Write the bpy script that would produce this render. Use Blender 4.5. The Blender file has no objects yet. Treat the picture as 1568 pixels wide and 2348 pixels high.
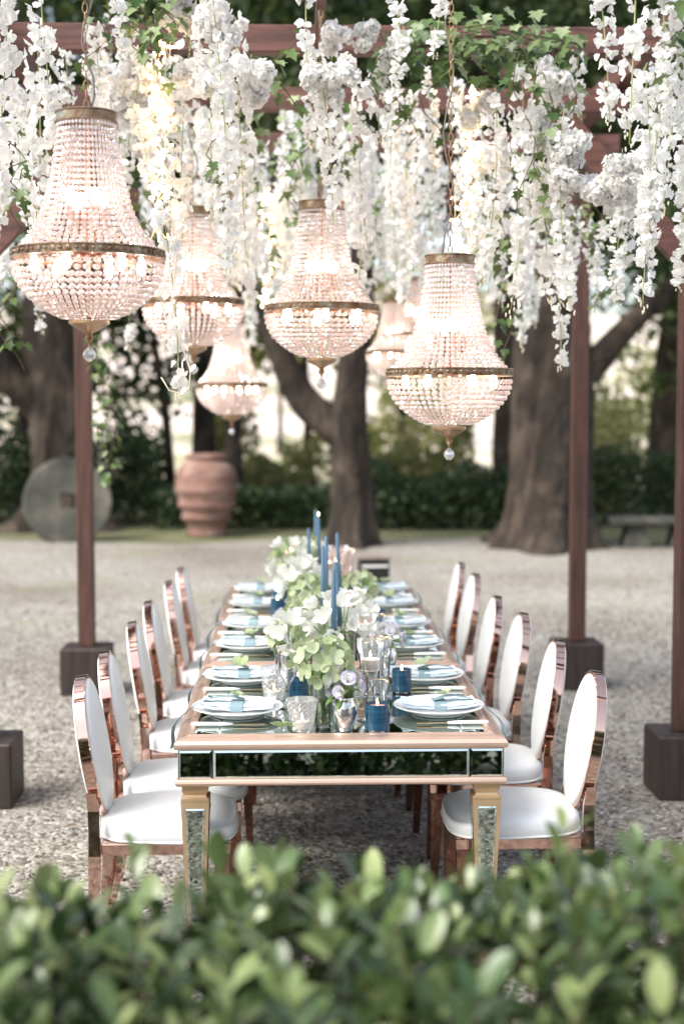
import bpy, math, random
import numpy as np
from mathutils import Matrix, Vector, Euler

random.seed(7)
RNG = np.random.default_rng(11)
R = math.radians
PI = math.pi
sc = bpy.context.scene
COL = sc.collection

# ------------------------------------------------------------------ camera
CAM = Vector((0.0, 0.0, 1.8))
YAW, PITCH = R(1.86), R(4.30)
cam_data = bpy.data.cameras.new("camera")
cam = bpy.data.objects.new("camera", cam_data)
COL.objects.link(cam)
cam.location = CAM
cam.rotation_euler = (PI / 2 - PITCH, 0, -YAW)
cam_data.sensor_fit = 'VERTICAL'
cam_data.sensor_height = 36
cam_data.sensor_width = 24
cam_data.lens = 50
cam_data.clip_start = 0.05
cam_data.clip_end = 2000
cam_data.dof.use_dof = True
cam_data.dof.focus_distance = 4.72
cam_data.dof.aperture_fstop = 1.58
cam_data.dof.aperture_blades = 0
sc.camera = cam

# ------------------------------------------------------------------ world, sun, exposure
SUN_EL, SUN_AZ = R(50), R(238)          # azimuth clockwise from +Y
world = bpy.data.worlds.new("World")
sc.world = world
world.use_nodes = True
wn = world.node_tree.nodes
wl = world.node_tree.links
wn.clear()
sky = wn.new('ShaderNodeTexSky')
sky.sky_type = 'NISHITA'
sky.sun_disc = False
sky.sun_elevation = SUN_EL
sky.sun_rotation = SUN_AZ
sky.air_density = 1.0
sky.dust_density = 3.0
sky.ozone_density = 0.3
bg = wn.new('ShaderNodeBackground')
bg.inputs['Strength'].default_value = 0.15
wo = wn.new('ShaderNodeOutputWorld')
hs = wn.new('ShaderNodeHueSaturation')
hs.inputs['Saturation'].default_value = 0.6
wl.new(sky.outputs[0], hs.inputs['Color'])
wl.new(hs.outputs[0], bg.inputs[0])
wl.new(bg.outputs[0], wo.inputs[0])

sun_data = bpy.data.lights.new("sun", 'SUN')
sun_data.energy = 1.7
sun_data.angle = R(30)
sun_data.color = (1.0, 0.99, 0.93)
sun = bpy.data.objects.new("sun", sun_data)
COL.objects.link(sun)
sd = Vector((math.sin(SUN_AZ) * math.cos(SUN_EL), math.cos(SUN_AZ) * math.cos(SUN_EL), math.sin(SUN_EL)))
sun.rotation_euler = sd.to_track_quat('Z', 'Y').to_euler()

sc.view_settings.view_transform = 'Standard'
sc.view_settings.look = 'None'
sc.view_settings.exposure = 1.3
sc.view_settings.gamma = 1.0
sc.view_settings.use_curve_mapping = False
sc.render.engine = 'CYCLES'
cy = sc.cycles
cy.use_denoising = True
cy.max_bounces = 10
cy.diffuse_bounces = 4
cy.glossy_bounces = 5
cy.transmission_bounces = 8
cy.transparent_max_bounces = 16
cy.sample_clamp_indirect = 6.0
cy.caustics_reflective = True
cy.caustics_refractive = False

# ------------------------------------------------------------------ helpers
_ROT = Euler((PI / 2 - PITCH, 0, -YAW)).to_matrix()


def at(u, v, y):
    """The world point at depth y that stands behind the photograph's point (u, v), in a 1568 x 2348 copy."""
    d = _ROT @ Vector(((u - 784) / 3261.0, -(v - 1174) / 3261.0, -1.0))
    return CAM + d * (y / d.y)


class MB:
    def __init__(self):
        self.v, self.f, self.m = [], [], []

    def add(self, vs, fs, mi=0, mat=None):
        b = len(self.v)
        if mat is not None:
            vs = [tuple(mat @ Vector(p)) for p in vs]
        self.v.extend([tuple(p) for p in vs])
        self.f.extend([tuple(b + i for i in f) for f in fs])
        self.m.extend([mi] * len(fs))
        return self

    def box(self, x0, x1, y0, y1, z0, z1, mi=0, mat=None, bev=0.0):
        if bev <= 0:
            vs = [(x0, y0, z0), (x1, y0, z0), (x1, y1, z0), (x0, y1, z0), (x0, y0, z1), (x1, y0, z1), (x1, y1, z1), (x0, y1, z1)]
            fs = [(3, 2, 1, 0), (4, 5, 6, 7), (0, 1, 5, 4), (1, 2, 6, 5), (2, 3, 7, 6), (3, 0, 4, 7)]
            return self.add(vs, fs, mi, mat)
        b = bev
        ring = lambda e, z: [(x0 + e, y0 + e, z), (x1 - e, y0 + e, z), (x1 - e, y1 - e, z), (x0 + e, y1 - e, z)]
        # chamfered verticals as well
        def oct_(e, z):
            X0, X1, Y0, Y1 = x0 + e, x1 - e, y0 + e, y1 - e
            c = b if e == 0 else b * .5
            return [(X0 + c, Y0, z), (X1 - c, Y0, z), (X1, Y0 + c, z), (X1, Y1 - c, z), (X1 - c, Y1, z), (X0 + c, Y1, z), (X0, Y1 - c, z), (X0, Y0 + c, z)]
        vs = oct_(b, z0) + oct_(0, z0 + b) + oct_(0, z1 - b) + oct_(b, z1)
        fs = [tuple(range(7, -1, -1)), tuple(range(24, 32))]
        for r in range(3):
            for i in range(8):
                j = (i + 1) % 8
                fs.append((r * 8 + i, r * 8 + j, r * 8 + 8 + j, r * 8 + 8 + i))
        return self.add(vs, fs, mi, mat)

    def lathe(self, prof, seg=24, mi=0, mat=None, caps=True, jit=None):
        vs, fs = [], []
        for k, (r, z) in enumerate(prof):
            for i in range(seg):
                a = 2 * PI * i / seg
                rr = r if jit is None else r * jit(i, k)
                vs.append((rr * math.cos(a), rr * math.sin(a), z))
        for k in range(len(prof) - 1):
            for i in range(seg):
                j = (i + 1) % seg
                fs.append((k * seg + i, k * seg + j, (k + 1) * seg + j, (k + 1) * seg + i))
        if caps:
            if prof[0][0] > 1e-4:
                fs.append(tuple(range(seg - 1, -1, -1)))
            if prof[-1][0] > 1e-4:
                fs.append(tuple(range((len(prof) - 1) * seg, len(prof) * seg)))
        return self.add(vs, fs, mi, mat)

    def tube(self, pts, rad, seg=8, mi=0, caps=True, jit=0.0):
        pts = [Vector(p) for p in pts]
        n = len(pts)
        rads = [rad] * n if isinstance(rad, (int, float)) else list(rad)
        t0 = (pts[1] - pts[0]).normalized()
        up = Vector((0, 0, 1)) if abs(t0.z) < .9 else Vector((1, 0, 0))
        nx = t0.cross(up).normalized()
        vs, fs = [], []
        for k in range(n):
            t = (pts[min(k + 1, n - 1)] - pts[max(k - 1, 0)]).normalized()
            nx = (nx - t * nx.dot(t)).normalized()
            ny = t.cross(nx)
            for i in range(seg):
                a = 2 * PI * i / seg
                rr = rads[k] * (1 + (random.uniform(-jit, jit) if jit else 0))
                p = pts[k] + nx * (rr * math.cos(a)) + ny * (rr * math.sin(a))
                vs.append(p)
        for k in range(n - 1):
            for i in range(seg):
                j = (i + 1) % seg
                fs.append((k * seg + i, k * seg + j, (k + 1) * seg + j, (k + 1) * seg + i))
        if caps:
            fs.append(tuple(range(seg - 1, -1, -1)))
            fs.append(tuple(range((n - 1) * seg, n * seg)))
        return self.add(vs, fs, mi)

    def strip(self, pts, wvec, th=0.0012, mi=0):
        """A ribbon along pts, wide along wvec, with thickness."""
        w = Vector(wvec)
        vs, fs = [], []
        n = len(pts)
        for k, p in enumerate(pts):
            p = Vector(p)
            t = (Vector(pts[min(k + 1, n - 1)]) - Vector(pts[max(k - 1, 0)])).normalized()
            nn = t.cross(w).normalized() * (th / 2)
            ww = w if not callable(wvec) else w
            vs += [p - ww - nn, p + ww - nn, p + ww + nn, p - ww + nn]
        for k in range(n - 1):
            for i in range(4):
                j = (i + 1) % 4
                fs.append((k * 4 + i, k * 4 + j, k * 4 + 4 + j, k * 4 + 4 + i))
        fs += [(3, 2, 1, 0), tuple((n - 1) * 4 + i for i in range(4))]
        return self.add(vs, fs, mi)

    def mesh(self, name, mats, smooth=False, angle=None):
        me = bpy.data.meshes.new(name)
        me.from_pydata(self.v, [], self.f)
        for m in (mats if isinstance(mats, (list, tuple)) else [mats]):
            me.materials.append(m)
        if any(self.m):
            me.polygons.foreach_set('material_index', self.m)
        if smooth:
            me.polygons.foreach_set('use_smooth', [True] * len(self.f))
            if angle:
                me.set_sharp_from_angle(angle=R(angle))
        me.update()
        return me

    def obj(self, name, mats, parent=None, smooth=False, angle=None):
        return link(name, self.mesh(name, mats, smooth, angle), parent)


def link(name, me, parent=None, loc=None, rot=None, scale=None):
    o = bpy.data.objects.new(name, me)
    COL.objects.link(o)
    if parent is not None:
        o.parent = parent
    if loc is not None:
        o.location = loc
    if rot is not None:
        o.rotation_euler = rot
    if scale is not None:
        o.scale = (scale,) * 3 if isinstance(scale, (int, float)) else scale
    return o


def empty(name, loc=(0, 0, 0), rotz=0.0):
    o = bpy.data.objects.new(name, None)
    o.empty_display_size = .1
    COL.objects.link(o)
    o.location = loc
    o.rotation_euler = (0, 0, rotz)
    return o


def tag(o, label, cat, group=None, kind=None):
    o['label'] = label
    o['category'] = cat
    if group:
        o['group'] = group
    if kind:
        o['kind'] = kind
    return o


def structure(o):
    o['kind'] = 'structure'
    return o


KIDS = {}


def dup(root, loc=None, rotz=None, label=None, scale=None):
    def kids(o):
        return list(o.children)

    def cp(o, parent):
        c = o.copy()
        COL.objects.link(c)
        if parent is not None:
            c.parent = parent
        for ch in kids(o):
            cp(ch, c)
        return c
    r = cp(root, None)
    if loc is not None:
        r.location = loc
    if rotz is not None:
        r.rotation_euler = (0, 0, rotz)
    if scale is not None:
        r.scale = (scale,) * 3
    if label:
        r['label'] = label
    return r


def arr_mesh(name, V, F, mats, smooth=False, mi=None):
    """Mesh from numpy arrays, all faces with the same number of corners."""
    me = bpy.data.meshes.new(name)
    V = np.ascontiguousarray(V, dtype=np.float32)
    F = np.ascontiguousarray(F, dtype=np.int32)
    k = F.shape[1]
    me.vertices.add(len(V))
    me.vertices.foreach_set('co', V.ravel())
    me.loops.add(F.size)
    me.loops.foreach_set('vertex_index', F.ravel())
    me.polygons.add(len(F))
    me.polygons.foreach_set('loop_start', np.arange(0, F.size, k, dtype=np.int32))
    me.polygons.foreach_set('loop_total', np.full(len(F), k, dtype=np.int32))
    if smooth:
        me.polygons.foreach_set('use_smooth', np.ones(len(F), dtype=bool))
    for m in (mats if isinstance(mats, (list, tuple)) else [mats]):
        me.materials.append(m)
    if mi is not None:
        me.polygons.foreach_set('material_index', np.ascontiguousarray(mi, dtype=np.int32))
    me.update(calc_edges=True)
    return me


def scatter(tv, tf, M, T):
    k, n = len(T), len(tv)
    V = np.einsum('kij,nj->kni', M, tv) + T[:, None, :]
    F = tf[None, :, :] + (np.arange(k) * n)[:, None, None]
    return V.reshape(-1, 3), F.reshape(-1, tf.shape[1])


def rand_rot(n, rng=RNG):
    q = rng.normal(size=(n, 4))
    q /= np.linalg.norm(q, axis=1)[:, None]
    w, x, y, z = q.T
    return np.stack([np.stack([1 - 2 * (y * y + z * z), 2 * (x * y - z * w), 2 * (x * z + y * w)], -1),
                     np.stack([2 * (x * y + z * w), 1 - 2 * (x * x + z * z), 2 * (y * z - x * w)], -1),
                     np.stack([2 * (x * z - y * w), 2 * (y * z + x * w), 1 - 2 * (x * x + y * y)], -1)], 1)


def frame(Y, up=None, roll=None):
    """Rotation matrices whose local y is Y (n,3) and whose local z leans towards up."""
    Y = np.asarray(Y, float)
    Y = Y / np.linalg.norm(Y, axis=1)[:, None]
    if up is None:
        up = np.tile([0.0, 0, 1], (len(Y), 1))
    up = up + RNG.normal(0, .02, up.shape)
    X = np.cross(Y, up)
    X /= np.linalg.norm(X, axis=1)[:, None] + 1e-9
    Z = np.cross(X, Y)
    if roll is not None:
        c, s = np.cos(roll)[:, None], np.sin(roll)[:, None]
        X, Z = X * c + Z * s, Z * c - X * s
    return np.stack([X, Y, Z], axis=2)


# leaf templates: y along the leaf, z its normal
def leaf_fold(w=.4, fold=.12, tipw=.0):
    v = np.array([(0, 0, 0), (w * .8, .35, fold), (w * .55, .75, fold * .8), (0, 1, -.05), (-w * .55, .75, fold * .8), (-w * .8, .35, fold)], float)
    f = np.array([(0, 1, 2, 3), (0, 3, 4, 5)])
    return v, f


def leaf_fine(w=.22, curl=.18, fold=.07):
    rows = [(0, .04), (.22, .62), (.48, .96), (.74, .92), (.9, .6), (1.0, .1)]
    v, f = [], []
    for t, ww in rows:
        z = -curl * t * t
        v += [(-w * ww, t, z + fold * ww), (0, t, z), (w * ww, t, z + fold * ww)]
    for i in range(len(rows) - 1):
        a = i * 3
        f += [(a, a + 1, a + 4, a + 3), (a + 1, a + 2, a + 5, a + 4)]
    return np.array(v, float), np.array(f)


# ------------------------------------------------------------------ materials
def new_mat(name):
    m = bpy.data.materials.new(name)
    m.use_nodes = True
    nt = m.node_tree
    b = nt.nodes['Principled BSDF']
    return m, nt, b


def pr(name, col, rough=.5, metal=0.0, spec=None, **kw):
    m, nt, b = new_mat(name)
    b.inputs['Base Color'].default_value = (*col, 1)
    b.inputs['Roughness'].default_value = rough
    b.inputs['Metallic'].default_value = metal
    if spec is not None:
        b.inputs['Specular IOR Level'].default_value = spec
    for k, v in kw.items():
        b.inputs[k.replace('_', ' ')].default_value = v
    return m


def N(nt, t, **kw):
    n = nt.nodes.new(t)
    for k, v in kw.items():
        if hasattr(n, k):
            setattr(n, k, v)
        else:
            n.inputs[k].default_value = v
    return n


def ramp(nt, fac, stops):
    r = nt.nodes.new('ShaderNodeValToRGB')
    e = r.color_ramp.elements
    while len(e) < len(stops):
        e.new(.5)
    for i, (p, c) in enumerate(stops):
        e[i].position = p
        e[i].color = (*c, 1)
    nt.links.new(fac, r.inputs[0])
    return r.outputs[0]


def noisy(name, stops, scale=(1, 1, 1), nscale=5.0, detail=6.0, rough=.6, bump=0.0, bscale=None, bdist=.01, metal=0.0, spec=None, dist=0.0):
    m, nt, b = new_mat(name)
    tc = N(nt, 'ShaderNodeTexCoord')
    mp = N(nt, 'ShaderNodeMapping')
    mp.inputs['Scale'].default_value = scale
    nt.links.new(tc.outputs['Object'], mp.inputs[0])
    nz = N(nt, 'ShaderNodeTexNoise')
    nz.inputs['Scale'].default_value = nscale
    nz.inputs['Detail'].default_value = detail
    nz.inputs['Distortion'].default_value = dist
    nt.links.new(mp.outputs[0], nz.inputs['Vector'])
    nt.links.new(ramp(nt, nz.outputs[0], stops), b.inputs['Base Color'])
    b.inputs['Roughness'].default_value = rough
    b.inputs['Metallic'].default_value = metal
    if spec is not None:
        b.inputs['Specular IOR Level'].default_value = spec
    if bump:
        n2 = N(nt, 'ShaderNodeTexNoise')
        n2.inputs['Scale'].default_value = bscale or nscale * 3
        n2.inputs['Detail'].default_value = 6
        nt.links.new(mp.outputs[0], n2.inputs['Vector'])
        bp = N(nt, 'ShaderNodeBump')
        bp.inputs['Strength'].default_value = bump
        bp.inputs['Distance'].default_value = bdist
        nt.links.new(n2.outputs[0], bp.inputs['Height'])
        nt.links.new(bp.outputs[0], b.inputs['Normal'])
    return m


def foliage(name, stops, rough=.45, trans=.3, spec=.4, per_object=False):
    """Leaf material: colour varies from leaf to leaf, some light passes through."""
    m, nt, b = new_mat(name)
    if per_object:
        oi = N(nt, 'ShaderNodeObjectInfo')
        fac = oi.outputs['Random']
    else:
        g = N(nt, 'ShaderNodeNewGeometry')
        fac = g.outputs['Random Per Island']
    col = ramp(nt, fac, stops)
    nt.links.new(col, b.inputs['Base Color'])
    b.inputs['Roughness'].default_value = rough
    b.inputs['Specular IOR Level'].default_value = spec
    tr = N(nt, 'ShaderNodeBsdfTranslucent')
    nt.links.new(col, tr.inputs[0])
    mx = N(nt, 'ShaderNodeMixShader')
    mx.inputs[0].default_value = trans
    nt.links.new(b.outputs[0], mx.inputs[1])
    nt.links.new(tr.outputs[0], mx.inputs[2])
    nt.links.new(mx.outputs[0], nt.nodes['Material Output'].inputs[0])
    return m


def thin_glass(name, tint=(1, 1, 1), haze=.06, hazecol=(.9, .9, .9), gl=.9, ior=1.45):
    m, nt, b = new_mat(name)
    nt.nodes.remove(b)
    t = N(nt, 'ShaderNodeBsdfTransparent')
    t.inputs[0].default_value = (*tint, 1)
    g = N(nt, 'ShaderNodeBsdfGlossy')
    g.inputs['Roughness'].default_value = .02
    g.inputs[0].default_value = (gl, gl, gl, 1)
    d = N(nt, 'ShaderNodeBsdfTranslucent')
    d.inputs[0].default_value = (*hazecol, 1)
    fr = N(nt, 'ShaderNodeFresnel')
    fr.inputs[0].default_value = ior
    mu = N(nt, 'ShaderNodeMath')
    mu.operation = 'MULTIPLY_ADD'
    mu.inputs[1].default_value = 1.4
    mu.inputs[2].default_value = .02
    nt.links.new(fr.outputs[0], mu.inputs[0])
    m1 = N(nt, 'ShaderNodeMixShader')
    m1.inputs[0].default_value = haze
    nt.links.new(t.outputs[0], m1.inputs[1])
    nt.links.new(d.outputs[0], m1.inputs[2])
    m2 = N(nt, 'ShaderNodeMixShader')
    nt.links.new(mu.outputs[0], m2.inputs[0])
    nt.links.new(m1.outputs[0], m2.inputs[1])
    nt.links.new(g.outputs[0], m2.inputs[2])
    nt.links.new(m2.outputs[0], nt.nodes['Material Output'].inputs[0])
    return m


def crystal(name, body, transp=.35, gloss=.35):
    m, nt, b = new_mat(name)
    nt.nodes.remove(b)
    t = N(nt, 'ShaderNodeBsdfTransparent')
    g = N(nt, 'ShaderNodeBsdfGlossy')
    g.inputs['Roughness'].default_value = .03
    d = N(nt, 'ShaderNodeBsdfTranslucent')
    d.inputs[0].default_value = (*body, 1)
    d2 = N(nt, 'ShaderNodeBsdfDiffuse')
    d2.inputs[0].default_value = (*body, 1)
    a = N(nt, 'ShaderNodeMixShader')
    a.inputs[0].default_value = .5
    nt.links.new(d.outputs[0], a.inputs[1])
    nt.links.new(d2.outputs[0], a.inputs[2])
    b1 = N(nt, 'ShaderNodeMixShader')
    b1.inputs[0].default_value = transp
    nt.links.new(a.outputs[0], b1.inputs[1])
    nt.links.new(t.outputs[0], b1.inputs[2])
    c = N(nt, 'ShaderNodeMixShader')
    c.inputs[0].default_value = gloss
    nt.links.new(b1.outputs[0], c.inputs[1])
    nt.links.new(g.outputs[0], c.inputs[2])
    nt.links.new(c.outputs[0], nt.nodes['Material Output'].inputs[0])
    return m


def emit(name, col, s):
    m, nt, b = new_mat(name)
    b.inputs['Base Color'].default_value = (*col, 1)
    b.inputs['Emission Color'].default_value = (*col, 1)
    b.inputs['Emission Strength'].default_value = s
    return m


def wood(name, axis, dark=(.038, .015, .012), mid=(.105, .042, .031), light=(.18, .078, .057)):
    s = [9.0, 9.0, 9.0]
    s['xyz'.index(axis)] = .7
    return noisy(name, [(.25, dark), (.5, mid), (.8, light)], scale=s, nscale=4, detail=8, rough=.55, bump=.35, bscale=9, bdist=.004, dist=.6)


M = {}
M['wood_x'] = wood('stained wood along x', 'x')
M['wood_y'] = wood('stained wood along y', 'y')
M['wood_z'] = wood('stained post wood', 'z', (.026, .011, .007), (.068, .027, .018), (.118, .051, .035))
M['base_wood'] = wood('dark stained base wood', 'z', (.012, .008, .007), (.03, .019, .016), (.055, .034, .029))
M['rose'] = pr('rose gold metal', (.66, .44, .365), .06, 1.0)
M['rose_leg'] = noisy('rose gold ornate metal', [(.3, (.20, .10, .075)), (.7, (.38, .21, .165))], nscale=40, rough=.16, bump=.5, bscale=60, bdist=.004, metal=1.0)
M['champagne'] = noisy('champagne painted gilding', [(.3, (.66, .465, .36)), (.7, (.71, .515, .405))], nscale=12, rough=.34, metal=.75)
M['gilt_leg'] = noisy('gilded leg', [(.3, (.5, .35, .2)), (.7, (.62, .45, .28))], nscale=10, rough=.42, metal=.65)
M['leather'] = noisy('white leatherette', [(.3, (.70, .715, .71)), (.7, (.76, .775, .77))], nscale=6, rough=.42, bump=.06, bscale=120, bdist=.001)
M['mirror'] = pr('mirror glass', (.36, .42, .385), .012, 1.0)
M['bevel'] = pr('mirror bevel', (.62, .70, .67), .03, 1.0)
M['antique'] = noisy('antique brass with verdigris', [(.3, (.13, .075, .045)), (.5, (.27, .18, .115)), (.72, (.36, .36, .29))], nscale=22, rough=.35, bump=.8, bscale=45, bdist=.006, metal=.85)
M['brass'] = pr('aged brass', (.42, .28, .17), .3, 1.0)
M['gold'] = pr('polished gold', (.86, .62, .36), .14, 1.0)
M['bead'] = crystal('crystal bead', (.94, .82, .77), .19, .38)
M['drop'] = crystal('crystal drop', (.9, .9, .9), .45, .45)
M['bulb'] = emit('warm lamp bulb', (1.0, .81, .69), 14.0)
M['fairy'] = emit('fairy lamp', (1.0, .70, .40), 7)
M['flame'] = emit('candle flame', (1.0, .70, .45), 7)
M['wire'] = pr('cream wire', (.7, .6, .48), .5)
M['cable'] = pr('grey cable', (.2, .16, .13), .6)
M['china'] = pr('white china', (.82, .83, .82), .12)
M['handle'] = pr('white cutlery handle', (.8, .8, .78), .2)
M['napkin'] = noisy('pale blue linen', [(.3, (.58, .665, .71)), (.7, (.655, .735, .78))], nscale=14, rough=.85, bump=.2, bscale=300, bdist=.0006)
M['ribbon'] = pr('dusty blue ribbon', (.21, .30, .335), .65)
M['blue_wax'] = pr('blue candle wax', (.085, .165, .245), .4, Subsurface_Weight=.0)
M['blue_glass'] = noisy('blue lacquered glass', [(.35, (.008, .042, .085)), (.65, (.018, .085, .145))], scale=(1, 1, 14), nscale=16, rough=.12, spec=.6)
M['white_wax'] = pr('white candle wax', (.85, .78, .72), .5, Emission_Strength=.0)
M['pink_wax'] = pr('melted candle top', (.8, .45, .38), .4)
M['glass'] = thin_glass('clear glass', (.95, .96, .96), .06)
M['glass_rose'] = thin_glass('rose tinted glass', (.95, .84, .79), .22, (.9, .72, .65))
M['cut_glass'] = crystal('cut glass', (.85, .87, .88), .68, .3)
M['mercury'] = noisy('mercury glass', [(.35, (.3, .3, .3)), (.6, (.85, .85, .85))], nscale=30, rough=.1, metal=.9, bump=.4, bscale=40, bdist=.004)
M['petal'] = foliage('white petal', [(0, (.80, .82, .74)), (.12, (.90, .90, .88)), (.6, (.92, .92, .92)), (1, (.92, .89, .86))], .6, .45, .2)
M['petal_cream'] = foliage('cream petal', [(0, (.78, .78, .72)), (1, (.82, .82, .76))], .6, .35, .2)
M['calyx'] = pr('raceme stem', (.33, .36, .16), .6)
M['bud'] = pr('raceme bud', (.72, .68, .52), .6)
M['ivy'] = foliage('ivy leaf', [(0, (.055, .11, .025)), (.4, (.11, .18, .05)), (.75, (.18, .25, .10)), (1, (.30, .36, .20))], .42, .25, .45, True)
M['ivy_stem'] = pr('ivy stem', (.10, .07, .04), .7)
M['hyd'] = foliage('green hydrangea petal', [(0, (.30, .38, .19)), (.5, (.43, .50, .29)), (1, (.56, .61, .42))], .5, .35, .3, True)
M['purple'] = foliage('purple petal edge', [(0, (.42, .34, .58)), (1, (.58, .52, .70))], .5, .3, .3)
M['stem_green'] = foliage('flower stem green', [(0, (.12, .2, .06)), (1, (.2, .3, .1))], .5, .2, .4)
M['terracotta'] = noisy('terracotta', [(.3, (.10, .075, .062)), (.5, (.22, .115, .088)), (.75, (.33, .235, .195))], scale=(1, 1, 2.2), nscale=2.6, rough=.85, bump=.3, bscale=14)
M['stone'] = noisy('mossy stone', [(.3, (.035, .035, .027)), (.5, (.08, .078, .064)), (.75, (.19, .165, .13))], nscale=2.6, rough=.9, bump=.5, bscale=20)
M['old_stone'] = noisy('old mossy bench stone', [(.3, (.03, .03, .024)), (.55, (.07, .068, .055)), (.8, (.16, .145, .12))], nscale=5, rough=.95, bump=.6, bscale=22)
M['hole'] = pr('dark board', (.012, .012, .011), .8)
M['grille'] = pr('black grille', (.01, .01, .011), .55)
M['pale_wood'] = noisy('pale board', [(.3, (.13, .10, .085)), (.7, (.24, .19, .16))], nscale=9, rough=.7)
M['bark'] = noisy('bark', [(.32, (.010, .007, .0045)), (.5, (.032, .022, .016)), (.75, (.10, .076, .055))], scale=(1, 1, .45), nscale=4, detail=10, rough=.95, bump=1.0, bscale=9, bdist=.09, dist=.8)
M['leaf_dark'] = foliage('dark tree leaf', [(0, (.018, .032, .010)), (.5, (.035, .06, .018)), (1, (.075, .10, .03))], .5, .3, .25)  # backlit shade of the crowns is put into this dark leaf colour
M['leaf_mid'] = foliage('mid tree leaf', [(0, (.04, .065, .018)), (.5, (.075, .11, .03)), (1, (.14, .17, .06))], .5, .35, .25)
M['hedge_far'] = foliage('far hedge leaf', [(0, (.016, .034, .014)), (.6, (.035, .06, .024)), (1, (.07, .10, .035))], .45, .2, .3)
M['bush_far'] = foliage('sunny bush leaf', [(0, (.13, .16, .05)), (.6, (.28, .29, .11)), (1, (.48, .43, .22))], .5, .45, .25)  # paler leaf: the sunlit look is put into the colour itself
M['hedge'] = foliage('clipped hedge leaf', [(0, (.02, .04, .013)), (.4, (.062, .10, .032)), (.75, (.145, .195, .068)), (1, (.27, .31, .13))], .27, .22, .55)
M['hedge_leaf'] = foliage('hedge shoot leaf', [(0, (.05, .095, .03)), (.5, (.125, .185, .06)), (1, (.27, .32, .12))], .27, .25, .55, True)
M['twig'] = pr('hedge twig', (.07, .05, .03), .8)

# ground materials
gm, nt, b = new_mat('gravel')
tc = N(nt, 'ShaderNodeTexCoord')
vor = N(nt, 'ShaderNodeTexVoronoi')
vor.inputs['Scale'].default_value = 42
nt.links.new(tc.outputs['Object'], vor.inputs['Vector'])
cbase = ramp(nt, vor.outputs['Color'], [(.05, (.105, .09, .075)), (.45, (.25, .228, .20)), (.95, (.44, .412, .375))])
nz = N(nt, 'ShaderNodeTexNoise')
nz.inputs['Scale'].default_value = .7
nz.inputs['Detail'].default_value = 5
nt.links.new(tc.outputs['Object'], nz.inputs['Vector'])
mxr = N(nt, 'ShaderNodeMix', data_type='RGBA')
nt.links.new(ramp(nt, nz.outputs[0], [(.55, (0, 0, 0)), (.72, (.55, .55, .55))]), mxr.inputs[0])
nt.links.new(cbase, mxr.inputs[6])
mxr.inputs[7].default_value = (.24, .25, .13, 1)
n2 = N(nt, 'ShaderNodeTexNoise')
n2.inputs['Scale'].default_value = .33
n2.inputs['Detail'].default_value = 7
nt.links.new(tc.outputs['Object'], n2.inputs['Vector'])
mul = N(nt, 'ShaderNodeMix', data_type='RGBA', blend_type='MULTIPLY')
mul.inputs[0].default_value = 1.0
nt.links.new(mxr.outputs[2], mul.inputs[6])
nt.links.new(ramp(nt, n2.outputs[0], [(.34, (.66, .63, .58)), (.52, (.96, .96, .94)), (.7, (1.12, 1.12, 1.12))]), mul.inputs[7])
nt.links.new(mul.outputs[2], b.inputs['Base Color'])
b.inputs['Roughness'].default_value = .9
bp = N(nt, 'ShaderNodeBump')
bp.inputs['Strength'].default_value = .7
bp.inputs['Distance'].default_value = .015
nt.links.new(vor.outputs['Distance'], bp.inputs['Height'])
bp.invert = True
nt.links.new(bp.outputs[0], b.inputs['Normal'])
M['gravel'] = gm
M['pebble'] = foliage('pebble', [(0, (.055, .046, .038)), (.35, (.15, .134, .115)), (.7, (.27, .25, .225)), (1, (.48, .455, .42))], .8, .0, .3)
M['lawn'] = noisy('lawn', [(.3, (.08, .09, .04)), (.6, (.15, .15, .075)), (.8, (.25, .23, .145))], nscale=1.5, rough=.95, bump=.4, bscale=60)
M['field'] = noisy('dry field', [(.36, (.28, .27, .13)), (.5, (.46, .40, .28)), (.65, (.60, .51, .42))], nscale=.12, detail=8, rough=1.0)
M['hill'] = noisy('pale hillside', [(.36, (.22, .22, .12)), (.45, (.48, .42, .32)), (.55, (.64, .54, .46)), (.68, (.70, .60, .54))], nscale=.09, detail=9, rough=1.0)

# ------------------------------------------------------------------ setting
structure(MB().add([(-400, -60, -.008), (400, -60, -.008), (400, 500, -.008), (-400, 500, -.008)], [(0, 1, 2, 3)]).obj('ground', M['field']))
xs = np.linspace(-45, 45, 61)
edge = 18.9 + .35 * np.sin(xs * .9) + .25 * np.sin(xs * 2.3 + 1)
mb = MB()
vs = [(x, -20, 0) for x in xs] + [(x, e, 0) for x, e in zip(xs, edge)]
mb.add(vs, [(i, i + 1, 62 + i, 61 + i) for i in range(60)])
structure(mb.obj('gravel_yard', M['gravel']))
mb = MB()
vs = [(x, e - .5, -.004) for x, e in zip(xs, edge)] + [(x, 34, -.004) for x in xs]
mb.add(vs, [(i, i + 1, 62 + i, 61 + i) for i in range(60)])
structure(mb.obj('lawn', M['lawn']))
nx, ny = 61, 31
gx = np.linspace(-220, 220, nx)
gy = np.linspace(48, 240, ny)
V = []
for y in gy:
    for x in gx:
        t = (y - 48) / 192
        h = 17 * (t * t * (3 - 2 * t)) + (1.5 * math.sin(x * .045 + 1) + 1.2 * math.sin(x * .11 + y * .03)) * t * 1.6
        V.append((x, y, h - .3))
F = [(j * nx + i, j * nx + i + 1, (j + 1) * nx + i + 1, (j + 1) * nx + i) for j in range(ny - 1) for i in range(nx - 1)]
structure(link('hills', arr_mesh('hills', np.array(V), np.array(F), M['hill'], True)))

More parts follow.
